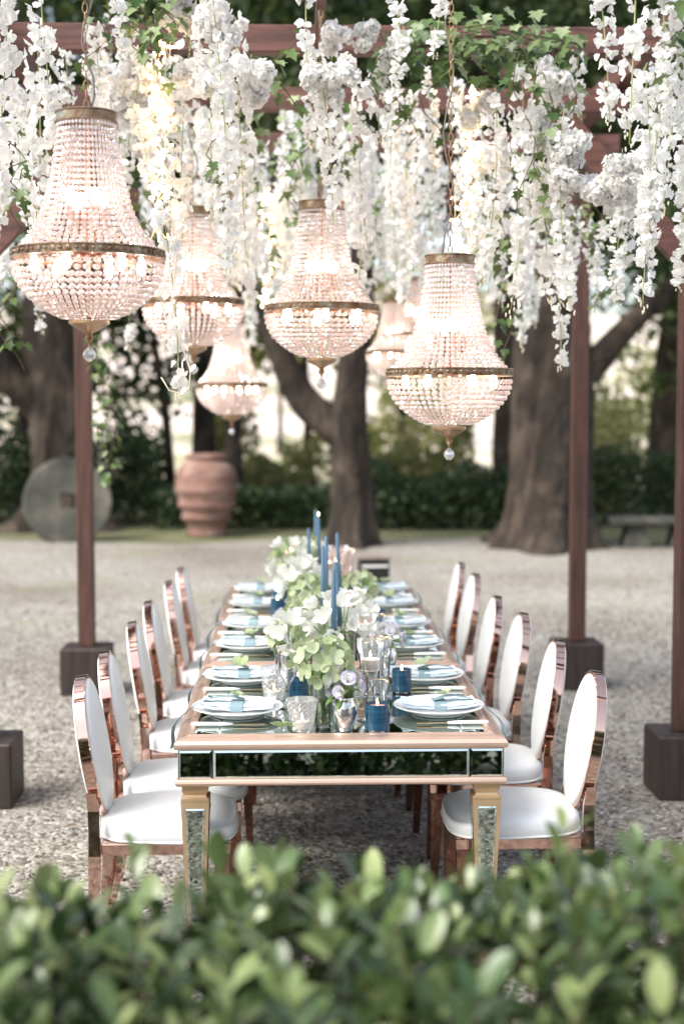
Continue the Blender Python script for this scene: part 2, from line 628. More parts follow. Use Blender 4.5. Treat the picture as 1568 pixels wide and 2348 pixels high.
# loose stones on the yard near the tables
n = 78000
px = RNG.uniform(-3.6, 4.0, n)
py = 3.0 + 9.5 * RNG.random(n) ** 1.25
s = RNG.uniform(.005, .0125, n)
tv = np.array([(1, 0, 0), (.2, .8, .1), (-.9, .3, 0), (-.5, -.8, 0), (.6, -.7, -.05), (.1, 0, .7)], float)
tf = np.array([(0, 1, 5), (1, 2, 5), (2, 3, 5), (3, 4, 5), (4, 0, 5)])
a = RNG.uniform(0, 2 * PI, n)
Mx = np.zeros((n, 3, 3))
ax = s * RNG.uniform(.7, 1.5, n)
Mx[:, 0, 0] = np.cos(a) * ax; Mx[:, 0, 1] = -np.sin(a) * s; Mx[:, 1, 0] = np.sin(a) * ax; Mx[:, 1, 1] = np.cos(a) * s
Mx[:, 2, 2] = s * RNG.uniform(.5, 1.2, n)
Mx[:, 2, 0] = s * RNG.uniform(-.3, .3, n)
T = np.stack([px, py, np.full(n, .002)], 1)
V, F = scatter(tv, tf, Mx, T)
pb = link('gravel', arr_mesh('gravel', V, F, M['pebble']))
pb['kind'] = 'stuff'

n = 900
px = RNG.uniform(-4.5, 5.0, n); py = 3.0 + 12 * RNG.random(n) ** 1.2
lv, lf = leaf_fold(.38, .2)
V, F = scatter(lv, lf, frame(np.stack([RNG.normal(size=n), RNG.normal(size=n), RNG.uniform(-.15, .35, n)], 1)) * RNG.uniform(.018, .05, n)[:, None, None], np.stack([px, py, np.full(n, .012)], 1))
M['dry_leaf'] = foliage('dry leaf', [(0, (.09, .05, .025)), (.6, (.20, .13, .07)), (1, (.30, .24, .13))], .7, .2, .3)
o = link('fallen_leaves', arr_mesh('fallen_leaves', V, F, M['dry_leaf']))
o['kind'] = 'stuff'

# ------------------------------------------------------------------ trees, hedges, bushes
LV, LF = leaf_fold(.42)


def blob_points(c, r, n, shell=.35):
    d = RNG.normal(size=(n, 3))
    d /= np.linalg.norm(d, axis=1)[:, None]
    rad = (shell + (1 - shell) * RNG.random(n) ** .6)
    lump = 1 + .22 * np.sin(d[:, 0] * 5 + c[0] * 3) * np.sin(d[:, 1] * 4 + c[1]) + .18 * np.sin(d[:, 2] * 7 + c[2] * 2)
    return np.array(c) + d * (rad * lump)[:, None] * np.array(r)


def leaves_obj(name, P, size, mat, parent):
    n = len(P)
    Mx = rand_rot(n) * (RNG.uniform(size[0], size[1], n))[:, None, None]
    V, F = scatter(LV, LF, Mx, P)
    o = link(name, arr_mesh(name, V, F, mat), parent)
    return o


def clumped(blobs, n, k=28, sd=.26):
    """Points gathered in clumps inside ellipsoids, so that gaps stay open between the clumps."""
    tot = sum(b[1][0] * b[1][1] * b[1][2] for b in blobs) ** 1.0
    out = []
    for c, r in blobs:
        m = max(4, int(n / k * (r[0] * r[1] * r[2]) / tot))
        cc = blob_points(c, r, m, .3)
        for q in cc:
            out.append(q + RNG.normal(0, 1, (k, 3)) * np.array([sd, sd, sd * .77]))
    return np.concatenate(out)


def bole(mb_, pts, rads, flare, seg=30, sub=9):
    """A ridged trunk or limb that swells into uneven roots at the ground."""
    P, Q = [], []
    n = len(pts)
    for i in range(n - 1):
        a, b_, c, d = pts[max(i - 1, 0)], pts[i], pts[i + 1], pts[min(i + 2, n - 1)]
        for k in range(sub):
            t = k / sub
            P.append(.5 * ((2 * b_) + (c - a) * t + (2 * a - 5 * b_ + 4 * c - d) * t * t + (3 * b_ - a - 3 * c + d) * t ** 3))
            Q.append(rads[i] + (rads[i + 1] - rads[i]) * t)
    P.append(pts[-1])
    Q.append(rads[-1])
    ph = [random.uniform(0, 6.28) for _ in range(6)]
    vs, fs = [], []
    nx = Vector((1, 0, 0))
    for k, p in enumerate(P):
        t = (P[min(k + 1, len(P) - 1)] - P[max(k - 1, 0)]).normalized()
        nx = (nx - t * nx.dot(t)).normalized()
        ny = t.cross(nx)
        for i in range(seg):
            an = 2 * PI * i / seg
            w = 1 + .07 * math.sin(3 * an + p.z * .9 + ph[0]) + .05 * math.sin(5 * an - p.z * 1.7 + ph[1]) + .04 * math.sin(9 * an + p.z * 2.3 + ph[2]) + random.uniform(-.035, .035)
            w += .05 * math.sin(p.z * 3.1 + an * 2 + ph[3])
            if flare:
                lobe = max(0, math.sin(3 * an + ph[4]) * .6 + math.sin(5 * an + ph[5]) * .5 + .35)
                w += flare * math.exp(-max(p.z, 0) / .26) * (.12 + .62 * lobe) + flare * .16 * lobe * math.exp(-max(p.z, 0) / .9)
            vs.append(p + (nx * math.cos(an) + ny * math.sin(an)) * (Q[k] * w))
    for k in range(len(P) - 1):
        for i in range(seg):
            j = (i + 1) % seg
            fs.append((k * seg + i, k * seg + j, (k + 1) * seg + j, (k + 1) * seg + i))
    fs.append(tuple(range((len(P) - 1) * seg, len(P) * seg)))
    mb_.add(vs, fs)


def tree(name, label, trunk, limbs, blobs, nleaf, size=(.10, .2), mat='leaf_dark', flare=1.0, k=28, sd=.26):
    b0 = Vector(trunk[0][0])
    root = empty(name, (b0.x, b0.y, 0))
    off = Vector((-b0.x, -b0.y, 0))
    t = MB()
    bole(t, [Vector(p) + off for p, r in trunk], [r for p, r in trunk], flare)
    for l in limbs:
        bole(t, [Vector(p) + off for p, r in l], [r for p, r in l], 0, 12, 5)
    t.obj('trunk', M['bark'], root, True)
    if nleaf:
        P = clumped(blobs, nleaf, k, sd) + np.array([off.x, off.y, 0])
        leaves_obj('crown', P, size, M[mat], root)
    tag(root, label, 'tree')
    return root


def W(u, v, y):
    p = at(u, v, y)
    return (p.x, p.y, p.z)


# great tree on the left, behind the millstone
tree('oak_tree', 'thick dark tree trunk rising behind the round millstone',
     [((-3.35, 20.6, -.05), .48), ((-3.35, 20.6, .5), .42), ((-3.4, 20.6, 1.6), .38), ((-3.5, 20.7, 3.0), .40), ((-3.4, 20.7, 4.6), .34)],
     [[(W(95, 930, 20.6), .26), (W(20, 860, 20.4), .22), (W(-70, 700, 20.2), .18), ((-6.2, 20, 5.2), .12)],
      [((-3.4, 20.7, 3.8), .25), ((-2.6, 20.2, 5.4), .18), ((-1.8, 19.8, 7), .1)],
      [((-3.4, 20.7, 4.4), .28), ((-4.3, 21, 6.2), .2), ((-5, 21, 8), .1)]],
     [((-5.0, 20.5, 7.2), (2.6, 2.6, 2.2)), ((-2.6, 20.6, 7.6), (2.2, 2.6, 2.2)), ((-6.4, 20.2, 4.6), (1.7, 2, 1.5)), ((-3.6, 21.5, 4.9), (1.8, 1.6, 1.1))], 9500)
# forked tree at the centre
tree('forked_tree', 'forked tree trunk behind the far end of the tables',
     [((.74, 18.2, -.05), .27), ((.72, 18.2, .45), .25), ((.69, 18.2, 1.0), .235), ((.66, 18.2, 1.6), .25), ((.74, 18.2, 2.4), .18), ((.86, 18.2, 4.0), .15), ((1.0, 18.3, 6), .1)],
     [[((.62, 18.2, 1.45), .22), (W(700, 920, 18.2), .2), (W(645, 810, 18.1), .16), (W(585, 650, 18.0), .13), (W(540, 480, 17.8), .1)]],
     [((.6, 18.4, 6.6), (2.2, 2.2, 2.0)), ((-.9, 18, 6.0), (1.6, 1.8, 1.5)), ((2.2, 18.6, 5.6), (1.5, 1.7, 1.4))], 7000)
# great tree on the right
tree('plane_tree', 'massive flared tree trunk behind the slim red brown post',
     [((3.15, 17.9, -.05), .53), ((3.18, 17.9, .4), .50), ((3.22, 17.9, 1.0), .49), ((3.25, 17.9, 2.0), .49), ((3.25, 17.9, 3.2), .47), ((3.2, 18, 5), .36)],
     [[(W(1345, 855, 17.8), .2), (W(1420, 770, 17.6), .15), (W(1500, 690, 17.4), .11), (W(1640, 560, 17.2), .07)],
      [((3.1, 17.9, 4.2), .25), ((2.2, 17.6, 6), .15)], [((3.2, 18, 4.6), .26), ((4.6, 18, 6.4), .15)]],
     [((2.6, 17.9, 6.6), (2.2, 2.3, 1.9)), ((4.9, 18, 6.6), (2.3, 2.3, 2.0)), ((5.2, 17.4, 3.9), (1.3, 1.5, 1.0))], 8500)
tree('slender_tree', 'slim dark trunk standing just behind the massive flared tree',
     [((3.6, 24, -.05), .3), ((3.58, 24, 1.2), .22), ((3.55, 24, 3), .2), ((3.5, 24, 6), .14)], [],
     [((3.4, 24, 7.2), (2.6, 2, 2.2)), ((1.8, 24.5, 6.0), (1.6, 1.6, 1.3))], 5200, (.12, .24), flare=0)
tree('slender_tree', 'thin wavy dark trunk to the right of the terracotta jar',
     [(W(548, 1160, 22), .15), (W(540, 1080, 22), .12), (W(535, 1000, 22), .12), (W(545, 900, 22), .13), (W(560, 780, 22), .11), (W(540, 600, 22), .09)], [[(W(540, 990, 22), .09), (W(500, 880, 22), .07), (W(470, 700, 22), .05)]],
     [((-.9, 22.3, 6.6), (1.9, 1.8, 2.0)), ((-2.3, 22.5, 5.4), (1.3, 1.5, 1.3))], 4800, (.12, .22), flare=0)
tree('slender_tree', 'thin dark trunk rising behind the mouth of the terracotta jar',
     [(W(458, 1180, 23), .2), (W(460, 1040, 23), .15), (W(463, 920, 23), .14), (W(470, 780, 23), .13), (W(440, 560, 23), .1)], [],
     [((-1.9, 23.5, 6.2), (2.0, 1.6, 1.8)), ((-3.0, 23.5, 4.4), (1.0, 1.0, .9))], 4600, (.12, .22), flare=0)
tree('slender_tree', 'thinnest leaning trunk between the millstone and the jar',
     [(W(395, 1160, 22.5), .09), (W(388, 1050, 22.5), .08), (W(378, 930, 22.5), .07), (W(350, 760, 22.5), .05)], [],
     [((-2.9, 22.6, 3.3), (1.6, .9, 1.2)), ((-2.2, 22.8, 2.3), (.9, .7, .7)), ((-1.5, 23, 3.6), (.9, .8, .8))], 2000, (.1, .2), flare=0, k=9, sd=.14)
# airy branches that let the light through
for (x, y, z, rx, rz, nl, lab, mt) in [
        (-4.6, 24, 3.0, 1.6, 1.5, 1500, 'airy tree with open branches behind the dark clipped hedge', 'leaf_mid'),
        (-1.6, 26, 3.3, 1.5, 1.2, 800, 'airy tree with thin branches above the terracotta jar', 'leaf_mid'),
        (.2, 30, 3.6, 1.5, 1.3, 800, 'pale airy tree in the gap left of the forked trunk', 'bush_far'),
        (2.2, 30, 3.2, 1.6, 1.3, 1000, 'pale airy tree in the gap right of the forked trunk', 'bush_far'),
        (6.3, 23, 3.4, 1.5, 1.3, 750, 'airy tree with drooping branches above the stone bench', 'leaf_mid'),
        (-.6, 52, 5.0, 3.0, 2.4, 900, 'distant sunlit tree far out on the pale slope', 'bush_far'),
        (5.5, 60, 5.5, 3.6, 2.6, 1000, 'distant sunlit tree on the slope beyond the right hedge', 'bush_far')]:
    tree('airy_tree', lab, [((x, y, -.05), .12), ((x + .05, y, 1.4), .09), ((x - .05, y, z), .05), ((x, y, z + rz * .7), .02)],
         [[((x, y, z - .6), .05), ((x - rx * .6, y, z), .03), ((x - rx, y, z + .2), .012)], [((x, y, z - .4), .05), ((x + rx * .6, y, z + .2), .03), ((x + rx, y, z), .012)]],
         [((x, y, z), (rx, 1.2, rz))], nl, (.10, .2) if y < 40 else (.3, .5), mt, 0, 9, .15 if y < 40 else .4)
# deeper trees whose crowns close the view above the beams
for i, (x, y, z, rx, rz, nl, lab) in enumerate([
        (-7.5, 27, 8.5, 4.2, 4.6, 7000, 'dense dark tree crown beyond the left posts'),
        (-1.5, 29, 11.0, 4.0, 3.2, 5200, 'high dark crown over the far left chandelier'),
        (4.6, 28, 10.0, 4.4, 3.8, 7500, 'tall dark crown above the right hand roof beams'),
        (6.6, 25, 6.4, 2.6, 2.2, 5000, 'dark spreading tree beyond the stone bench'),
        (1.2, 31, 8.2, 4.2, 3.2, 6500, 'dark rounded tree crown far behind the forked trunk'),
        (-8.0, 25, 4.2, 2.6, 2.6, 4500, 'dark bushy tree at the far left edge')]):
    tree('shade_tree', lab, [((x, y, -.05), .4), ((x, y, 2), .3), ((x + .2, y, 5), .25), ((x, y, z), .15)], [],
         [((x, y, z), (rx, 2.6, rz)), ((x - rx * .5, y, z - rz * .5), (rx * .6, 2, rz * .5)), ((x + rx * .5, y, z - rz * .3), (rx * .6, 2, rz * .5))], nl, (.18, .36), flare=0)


def hedge_far(name, label, x0, x1, y0, y1, h, n, mat='hedge_far', size=(.05, .11), wob=.15):
    root = empty(name, ((x0 + x1) / 2, (y0 + y1) / 2, 0))
    P = np.stack([RNG.uniform(x0, x1, n), RNG.uniform(y0, y1, n), RNG.random(n) ** .75], 1)
    top = h * (1 + wob * np.sin(P[:, 0] * 2.1 + x0) + wob * .7 * np.sin(P[:, 0] * 5.3 + y0) + .1 * np.sin(P[:, 1] * 4))
    P[:, 2] *= top
    P -= np.array([(x0 + x1) / 2, (y0 + y1) / 2, 0])
    o = leaves_obj('foliage', P, size, M[mat], root)
    o['kind'] = 'stuff'
    t = MB()
    for k in range(max(3, int((x1 - x0) * 2))):
        x = random.uniform(x0, x1) - (x0 + x1) / 2
        t.tube([(x, 0, -.02), (x + random.uniform(-.1, .1), random.uniform(-.2, .2), h * .5), (x + random.uniform(-.3, .3), random.uniform(-.3, .3), h * .8)], [.03, .02, .008], 5)
    t.obj('stem', M['twig'], root)['kind'] = 'stuff'
    tag(root, label, 'hedge' if 'hedge' in name else 'bush')
    return root


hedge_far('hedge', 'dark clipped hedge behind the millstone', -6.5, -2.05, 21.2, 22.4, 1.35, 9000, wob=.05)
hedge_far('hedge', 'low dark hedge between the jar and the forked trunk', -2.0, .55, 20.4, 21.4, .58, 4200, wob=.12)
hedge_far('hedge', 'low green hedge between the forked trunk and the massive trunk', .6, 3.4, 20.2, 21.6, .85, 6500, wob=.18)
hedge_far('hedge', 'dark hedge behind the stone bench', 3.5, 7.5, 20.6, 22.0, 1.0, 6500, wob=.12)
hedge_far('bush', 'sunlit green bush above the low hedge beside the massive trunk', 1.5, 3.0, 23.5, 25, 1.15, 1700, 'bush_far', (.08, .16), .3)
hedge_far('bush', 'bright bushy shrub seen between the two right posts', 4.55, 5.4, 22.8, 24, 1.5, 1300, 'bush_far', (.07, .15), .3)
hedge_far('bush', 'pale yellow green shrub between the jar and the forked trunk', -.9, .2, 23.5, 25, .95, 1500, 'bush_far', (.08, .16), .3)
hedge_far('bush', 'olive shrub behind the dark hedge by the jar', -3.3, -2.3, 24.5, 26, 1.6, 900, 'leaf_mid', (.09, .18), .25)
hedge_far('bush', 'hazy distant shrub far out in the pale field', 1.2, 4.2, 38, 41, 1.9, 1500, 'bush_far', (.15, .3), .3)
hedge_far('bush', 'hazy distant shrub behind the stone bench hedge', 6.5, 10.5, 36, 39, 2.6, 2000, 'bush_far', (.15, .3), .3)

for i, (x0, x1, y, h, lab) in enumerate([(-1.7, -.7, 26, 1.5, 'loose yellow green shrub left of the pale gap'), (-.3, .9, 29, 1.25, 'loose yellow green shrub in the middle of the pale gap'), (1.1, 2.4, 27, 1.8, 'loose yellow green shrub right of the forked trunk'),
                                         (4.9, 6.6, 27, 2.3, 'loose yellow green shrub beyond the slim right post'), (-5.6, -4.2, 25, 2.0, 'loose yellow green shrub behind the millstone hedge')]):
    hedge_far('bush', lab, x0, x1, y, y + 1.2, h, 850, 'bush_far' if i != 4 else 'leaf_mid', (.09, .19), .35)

# millstone
ms = MB()
Rm, th = .575, .24
prof = []
seg = 40
hole = .105
outer = [(Rm * math.cos(2 * PI * i / seg), Rm * math.sin(2 * PI * i / seg)) for i in range(seg)]


def sqp(a):
    c, s_ = math.cos(a), math.sin(a)
    k = hole / max(abs(c), abs(s_))
    return (c * k, s_ * k)


inner = [sqp(2 * PI * i / seg) for i in range(seg)]
vs = []
for yy, sc_ in ((-th / 2, .97), (-th / 2 + .03, 1.0), (th / 2 - .03, 1.0), (th / 2, .97)):
    vs += [(x * sc_, yy, z * sc_) for x, z in outer]
vs += [(x, -th / 2, z) for x, z in inner] + [(x, th / 2, z) for x, z in inner]
fs = []
for k in range(3):
    for i in range(seg):
        j = (i + 1) % seg
        fs.append((k * seg + i, k * seg + j, (k + 1) * seg + j, (k + 1) * seg + i))
for i in range(seg):
    j = (i + 1) % seg
    fs += [(i, 4 * seg + i, 4 * seg + j, j), (3 * seg + i, 3 * seg + j, 5 * seg + j, 5 * seg + i), (4 * seg + i, 5 * seg + i, 5 * seg + j, 4 * seg + j)]
ms.add(vs, fs)
o = ms.obj('millstone', M['stone'], None, False)
o.location = (-3.02, 18.9, .52)
o.rotation_euler = (R(-10), 0, R(14))
tag(o, 'round grey millstone with a square hole leaning by the tree', 'millstone')

# terracotta jar
jar = MB()
jar.lathe([(.26, 0), (.285, .02), (.27, .06), (.272, .17), (.285, .19), (.335, .235), (.35, .255), (.35, .28), (.325, .30), (.328, .33), (.375, .40), (.40, .425), (.402, .45), (.378, .475), (.385, .52), (.415, .60), (.437, .63), (.438, .66), (.415, .69), (.425, .78), (.405, .88),
           (.345, .98), (.265, 1.04), (.25, 1.055), (.285, 1.075), (.295, 1.12), (.275, 1.13), (.24, 1.12), (.22, 1.0), (.2, .9)], 36)
o = jar.obj('terracotta_jar', M['terracotta'], None, True)
o.location = (-1.23, 19.6, 0)
tag(o, 'big ribbed terracotta oil jar standing before the hedge', 'jar')

# stone bench
bench = empty('stone_bench', (4.56, 17.9, 0))
MB().box(-.61, .61, -.24, .24, .30, .38, bev=.012).obj('seat', M['old_stone'], bench)
for sx in (-.10, .50):
    leg = MB()
    leg.add([(-.17, -.18, 0), (.17, -.18, 0), (.17, .18, 0), (-.17, .18, 0), (-.1, -.14, .3), (.1, -.14, .3), (.1, .14, .3), (-.1, .14, .3)],
            [(0, 1, 5, 4), (1, 2, 6, 5), (2, 3, 7, 6), (3, 0, 4, 7), (4, 5, 6, 7)])
    o = leg.obj('leg', M['old_stone'], bench)
    o.location = (sx - .16, 0, 0)
tag(bench, 'weathered stone bench on the grass by the right posts', 'bench')

# black box behind the table end
bx = empty('floor_speaker', (.59, 11.0, 0), R(6))
MB().box(-.115, .115, -.14, .0, .0, .61, bev=.006).obj('cabinet', M['grille'], bx)
MB().box(-.125, .125, -.15, .0, .612, .634, bev=.005).obj('top_board', M['pale_wood'], bx)
MB().box(-.10, .10, -.147, -.142, .04, .53).obj('front_grille', M['hole'], bx)
MB().box(-.10, .10, -.15, -.142, .555, .575).obj('light_strip', M['handle'], bx)
tag(bx, 'black box with a pale top board standing behind the far table end', 'box')

# ------------------------------------------------------------------ pergola
pg = empty('pergola', (.2, 6.3, 0))
PZ = 3.345                      # underside of the cross beams
PO = Vector((-.2, -6.3, 0))


def pgo(mb_, name, mat):
    o = mb_.obj(name, mat, pg)
    o.location = PO
    return o


POSTS = [(-1.47, 3.80), (1.72, 3.80), (at(-32, 1865, 6.42).x, 6.42), (at(1553, 1845, 6.46).x + .02, 6.46), (at(195, 1600, 8.89).x + .02, 8.89), (at(1323, 1583, 8.97).x - .01, 8.97)]
for (x, y) in POSTS:
    pgo(MB().box(x - .049, x + .049, y - .049, y + .049, .297, PZ - .003, bev=.005), 'post', M['wood_z'])
    pgo(MB().box(x - .15, x + .15, y - .15, y + .15, 0, .295, bev=.008), 'base_block', M['base_wood'])
for (x0, x1) in ((-1.46, -1.29), (1.66, 1.80)):
    xm = (x0 + x1) / 2
    pgo(MB().box(xm - .05, xm + .05, 3.55, 9.2, PZ + .12, PZ + .24, bev=.005), 'side_beam', M['wood_y'])
for y in (3.8, 4.6, 5.4, 6.42, 7.65, 8.9):
    pgo(MB().box(-1.62, 2.0, y - .045, y + .045, PZ, PZ + .118, bev=.005), 'cross_beam', M['wood_x'])
pgo(MB().box(-1.25, 1.71, 8.87 - .04, 8.87 + .04, 3.02, 3.12, bev=.005), 'tie_beam', M['wood_x'])
for (x, y) in POSTS:
    s_ = 1 if x < 0 else -1
    for L in (.86,):
        br = MB()
        p0 = Vector((x + s_ * .05, y, PZ - L))
        p1 = Vector((x + s_ * L, y, PZ - .002))
        w_ = .055
        yy = .035
        nrm = Vector((-(p1 - p0).z, 0, (p1 - p0).x)).normalized() * w_
        vs = []
        for q in (-yy, yy):
            vs += [p0 - nrm + Vector((0, q, 0)), p0 + nrm + Vector((0, q, 0)), p1 + nrm + Vector((0, q, 0)), p1 - nrm + Vector((0, q, 0))]
        br.add(vs, [(0, 1, 2, 3), (7, 6, 5, 4), (0, 4, 5, 1), (1, 5, 6, 2), (2, 6, 7, 3), (3, 7, 4, 0)])
        pgo(br, 'brace', M['wood_x'])
tag(pg, 'dark red brown timber pergola standing on square wooden blocks', 'pergola')

# ------------------------------------------------------------------ chandeliers
def bead_mesh(mb_, p, nrm, tang, w, h, t):
    side = nrm.cross(tang).normalized()
    tang = tang.normalized()
    k = 6
    b = len(mb_.v)
    ring = [p + side * (w / 2 * math.cos(2 * PI * i / k + .52)) + tang * (h / 2 * math.sin(2 * PI * i / k + .52)) for i in range(k)]
    fr = [p + nrm * t / 2 + (q - p) * .45 for q in ring]
    bk = [p - nrm * t / 2 + (q - p) * .45 for q in ring]
    vs = ring + fr + bk
    fs = [tuple(range(k, 2 * k)), tuple(range(3 * k - 1, 2 * k - 1, -1))]
    for i in range(k):
        j = (i + 1) % k
        fs += [(i, j, k + j, k + i), (j, i, 2 * k + i, 2 * k + j)]
    mb_.add(vs, fs)


def strand(prof, nstr, gap=1.0, wmax=.021, pitch=.0185):
    """A hanging string of cut beads following prof [(r, z)], at angle 0."""
    mb_ = MB()
    P = [Vector((r, 0, z)) for r, z in prof]
    L = [0]
    for i in range(1, len(P)):
        L.append(L[-1] + (P[i] - P[i - 1]).length)
    s = pitch * .5
    while s < L[-1]:
        i = max(k for k in range(len(L) - 1) if L[k] <= s)
        f = (s - L[i]) / (L[i + 1] - L[i])
        p = P[i].lerp(P[i + 1], f)
        t = (P[i + 1] - P[i]).normalized()
        nrm = Vector((-t.z, 0, t.x))
        if nrm.x < 0:
            nrm = -nrm
        w = min(wmax, 2 * PI * p.x / nstr * gap)
        nrm = (Matrix.Rotation(random.uniform(-.25, .25), 3, 'Z') @ nrm)
        bead_mesh(mb_, p, nrm, t, w, pitch * .93, w * .55)
        s += pitch
    return mb_


UP = [(.087, .392), (.092, .35), (.099, .29), (.107, .24), (.118, .19), (.132, .14), (.152, .09), (.178, .05), (.205, .02)]
LO = [(.224, -.022), (.220, -.055), (.211, -.08), (.196, -.105), (.176, -.128), (.150, -.15), (.118, -.172), (.07, -.194)]
NS = 50
ch_up = [strand(UP, NS, .98).mesh('upper_strand', M['bead']) for _ in range(3)]
ch_lo = [strand(LO, NS, .92, .024, .0215).mesh('lower_strand', M['bead']) for _ in range(3)]


def ring_mesh(r, z0, z1, th=.006, lip=.004):
    return MB().lathe([(r - th, z0), (r + lip, z0), (r + lip, z0 + .004), (r, z0 + .006), (r, z1 - .006), (r + lip, z1 - .004), (r + lip, z1), (r - th, z1), (r - th, z0)], 64, caps=False).mesh('ring', M['antique'], True, 40)


me_ring = ring_mesh(.2275, -.013, .015)
me_top = ring_mesh(.09, .392, .424)
mb = MB()
for k in range(30):                          # raised scroll ornaments round the band
    a = 2 * PI * k / 30
    m_ = Matrix.Rotation(a, 4, 'Z') @ Matrix.Translation((.229, 0, .001)) @ Matrix.Rotation(PI / 2, 4, 'Y')
    mb.lathe([(.011, 0), (.0095, .003), (.006, .0015), (.003, .004), (.0, .004)], 8, mat=m_ @ Matrix.Scale(.85, 4), caps=False)
    m2 = Matrix.Rotation(a + PI / 30, 4, 'Z') @ Matrix.Translation((.229, 0, .001)) @ Matrix.Rotation(PI / 2, 4, 'Y')
    mb.lathe([(.006, 0), (.004, .003), (0, .0045)], 6, mat=m2, caps=False)
me_orn = mb.mesh('ornament', M['antique'], True)
mb = MB()
mb.lathe([(.012, .424), (.012, .40), (.006, .38), (.006, -.18), (.02, -.19)], 10)
for k in range(4):
    a = k * PI / 2 + .6
    mb.tube([(.006 * math.cos(a), .006 * math.sin(a), .02), (.04 * math.cos(a), .04 * math.sin(a), .03), (.055 * math.cos(a), .055 * math.sin(a), .07)], .004, 6)
    mb.lathe([(.011, .07), (.011, .145), (.004, .146)], 8, mat=Matrix.Translation((.055 * math.cos(a), .055 * math.sin(a), 0)))
for k in range(6):
    a = k * PI / 3 + .26
    mb.tube([(0, 0, .005), (.224 * math.cos(a), .224 * math.sin(a), .0)], .004, 6)
mb.lathe([(.004, -.015), (.1, -.014), (.1, -.010), (.004, -.009)], 20)
for k in range(3):
    a = k * 2 * PI / 3
    mb.tube([(0, 0, .41), (.087 * math.cos(a), .087 * math.sin(a), .41)], .004, 6)
me_core = mb.mesh('inner_frame', M['rose'], True, 40)
me_bulb = MB().lathe([(.006, -.01), (.009, .0), (.013, .014), (.0145, .024), (.012, .036), (.006, .043), (0, .045)], 10).mesh('bulb', M['bulb'], True)
me_fin = MB().lathe([(.062, -.196), (.06, -.205), (.045, -.216), (.022, -.228), (.012, -.234), (.008, -.24), (.013, -.247), (.009, -.258), (.004, -.264), (.004, -.272), (0, -.272)], 16,
                    jit=lambda i, k: 1 + (.06 if i % 2 and k in (1, 2) else 0)).mesh('finial', M['brass'], True, 50)
mb = MB()
mb.lathe([(0, -.272), (.007, -.277), (.017, -.288), (.0205, -.298), (.017, -.309), (.008, -.317), (0, -.3195)], 8)
me_drop = mb.mesh('crystal_drop', M['drop'])
mb = MB()
k_, vs, fs = 12, [], []
for i in range(k_):                          # an oval chain link, z along the chain
    a = 2 * PI * i / k_
    c = Vector((.0075 * math.cos(a), 0, .0165 * math.sin(a)))
    n_ = Vector((math.cos(a), 0, math.sin(a) * .5)).normalized()
    for j in range(5):
        b_ = 2 * PI * j / 5
        vs.append(c + n_ * (.0018 * math.cos(b_)) + Vector((0, .0018 * math.sin(b_), 0)))
for i in range(k_):
    for j in range(5):
        fs.append((i * 5 + j, ((i + 1) % k_) * 5 + j, ((i + 1) % k_) * 5 + (j + 1) % 5, i * 5 + (j + 1) % 5))
mb.add(vs, fs)
me_link = mb.mesh('chain_link', M['brass'], True)


def chandelier(p, scale, label, top=3.40, rot=0.0, lean=0):
    root = empty('chandelier', p, rot)
    root.scale = (scale,) * 3
    link('top_ring', me_top, root)
    rg = link('middle_ring', me_ring, root)
    link('ornament', me_orn, rg)
    link('inner_frame', me_core, root)
    for k in range(NS):
        link('bead_strand', ch_up[k % 3], root, rot=(0, 0, 2 * PI * k / NS))
        link('bead_strand', ch_lo[k % 3], root, rot=(0, 0, 2 * PI * (k + .5) / NS))
    for k in range(6):
        a = k * PI / 3 + .26
        link('bulb', me_bulb, root, loc=(.16 * math.cos(a), .16 * math.sin(a), -.012), rot=(PI, 0, 0))
    for k in range(4):
        a = k * PI / 2 + .6
        link('bulb', me_bulb, root, loc=(.055 * math.cos(a), .055 * math.sin(a), .15))
    fn = link('finial', me_fin, root)
    link('crystal_drop', me_drop, fn)
    H = (top - p[2]) / scale
    z = .43
    ch = MB()
    chain = link('chain', MB().lathe([(.02, .424), (.014, .432), (.004, .434)], 10).mesh('chain', M['brass'], True), root)
    i = 0
    while z < H:
        link('chain_link', me_link, chain, loc=(0, 0, z + .016), rot=(0, 0, (i % 2) * PI / 2))
        z += .0285
        i += 1
    pts = []
    for k in range(15):
        zz = .424 + (H - .424) * k / 14
        pts.append((.018 * math.sin(k * 1.1 + rot * 5) + .008, .012 * math.cos(k * .9), zz))
    MB().tube(pts, .003, 5).obj('cable', M['cable'], root, True)
    tag(root, label, 'chandelier', 'bead chandeliers hanging over the tables')
    # the batten of the pergola that carries it
    return root


CH = [((203, 586), 4.3, .985, 'biggest lit bead chandelier, hanging over the nearest left chairs'),
      ((443, 695), 6.5, 1.0, 'lit bead chandelier half hidden behind the biggest one and a trailing raceme'),
      ((737, 709), 5.75, 1.0, 'lit bead chandelier hanging over the middle of the tables before the forked trunk'),
      ((531, 883), 8.3, .905, 'small lit bead chandelier hanging low above the terracotta jar'),
      ((1030, 855), 5.2, 1.0, 'sharply focused bead chandelier on a bare chain hanging before the massive trunk'),
      ((944, 769), 8.6, .82, 'far bead chandelier peeping out behind the sharply focused one, higher of two'),
      ((903, 808), 8.5, .74, 'far bead chandelier peeping out behind the sharply focused one, lower of two')]
for i, ((u, v), y, s_, lab) in enumerate(CH):
    p = at(u, v, y)
    chandelier((p.x, p.y, p.z), s_, lab, PZ + .02, rot=i * .7)
    ys = [3.8, 4.6, 5.4, 6.42, 7.65, 8.9]
    y0 = max([q for q in ys if q < y])
    y1 = min([q for q in ys if q > y])
    pgo(MB().box(p.x - .02, p.x + .02, y0 + .047, y1 - .047, PZ + .02, PZ + .06), 'batten', M['wood_y'])

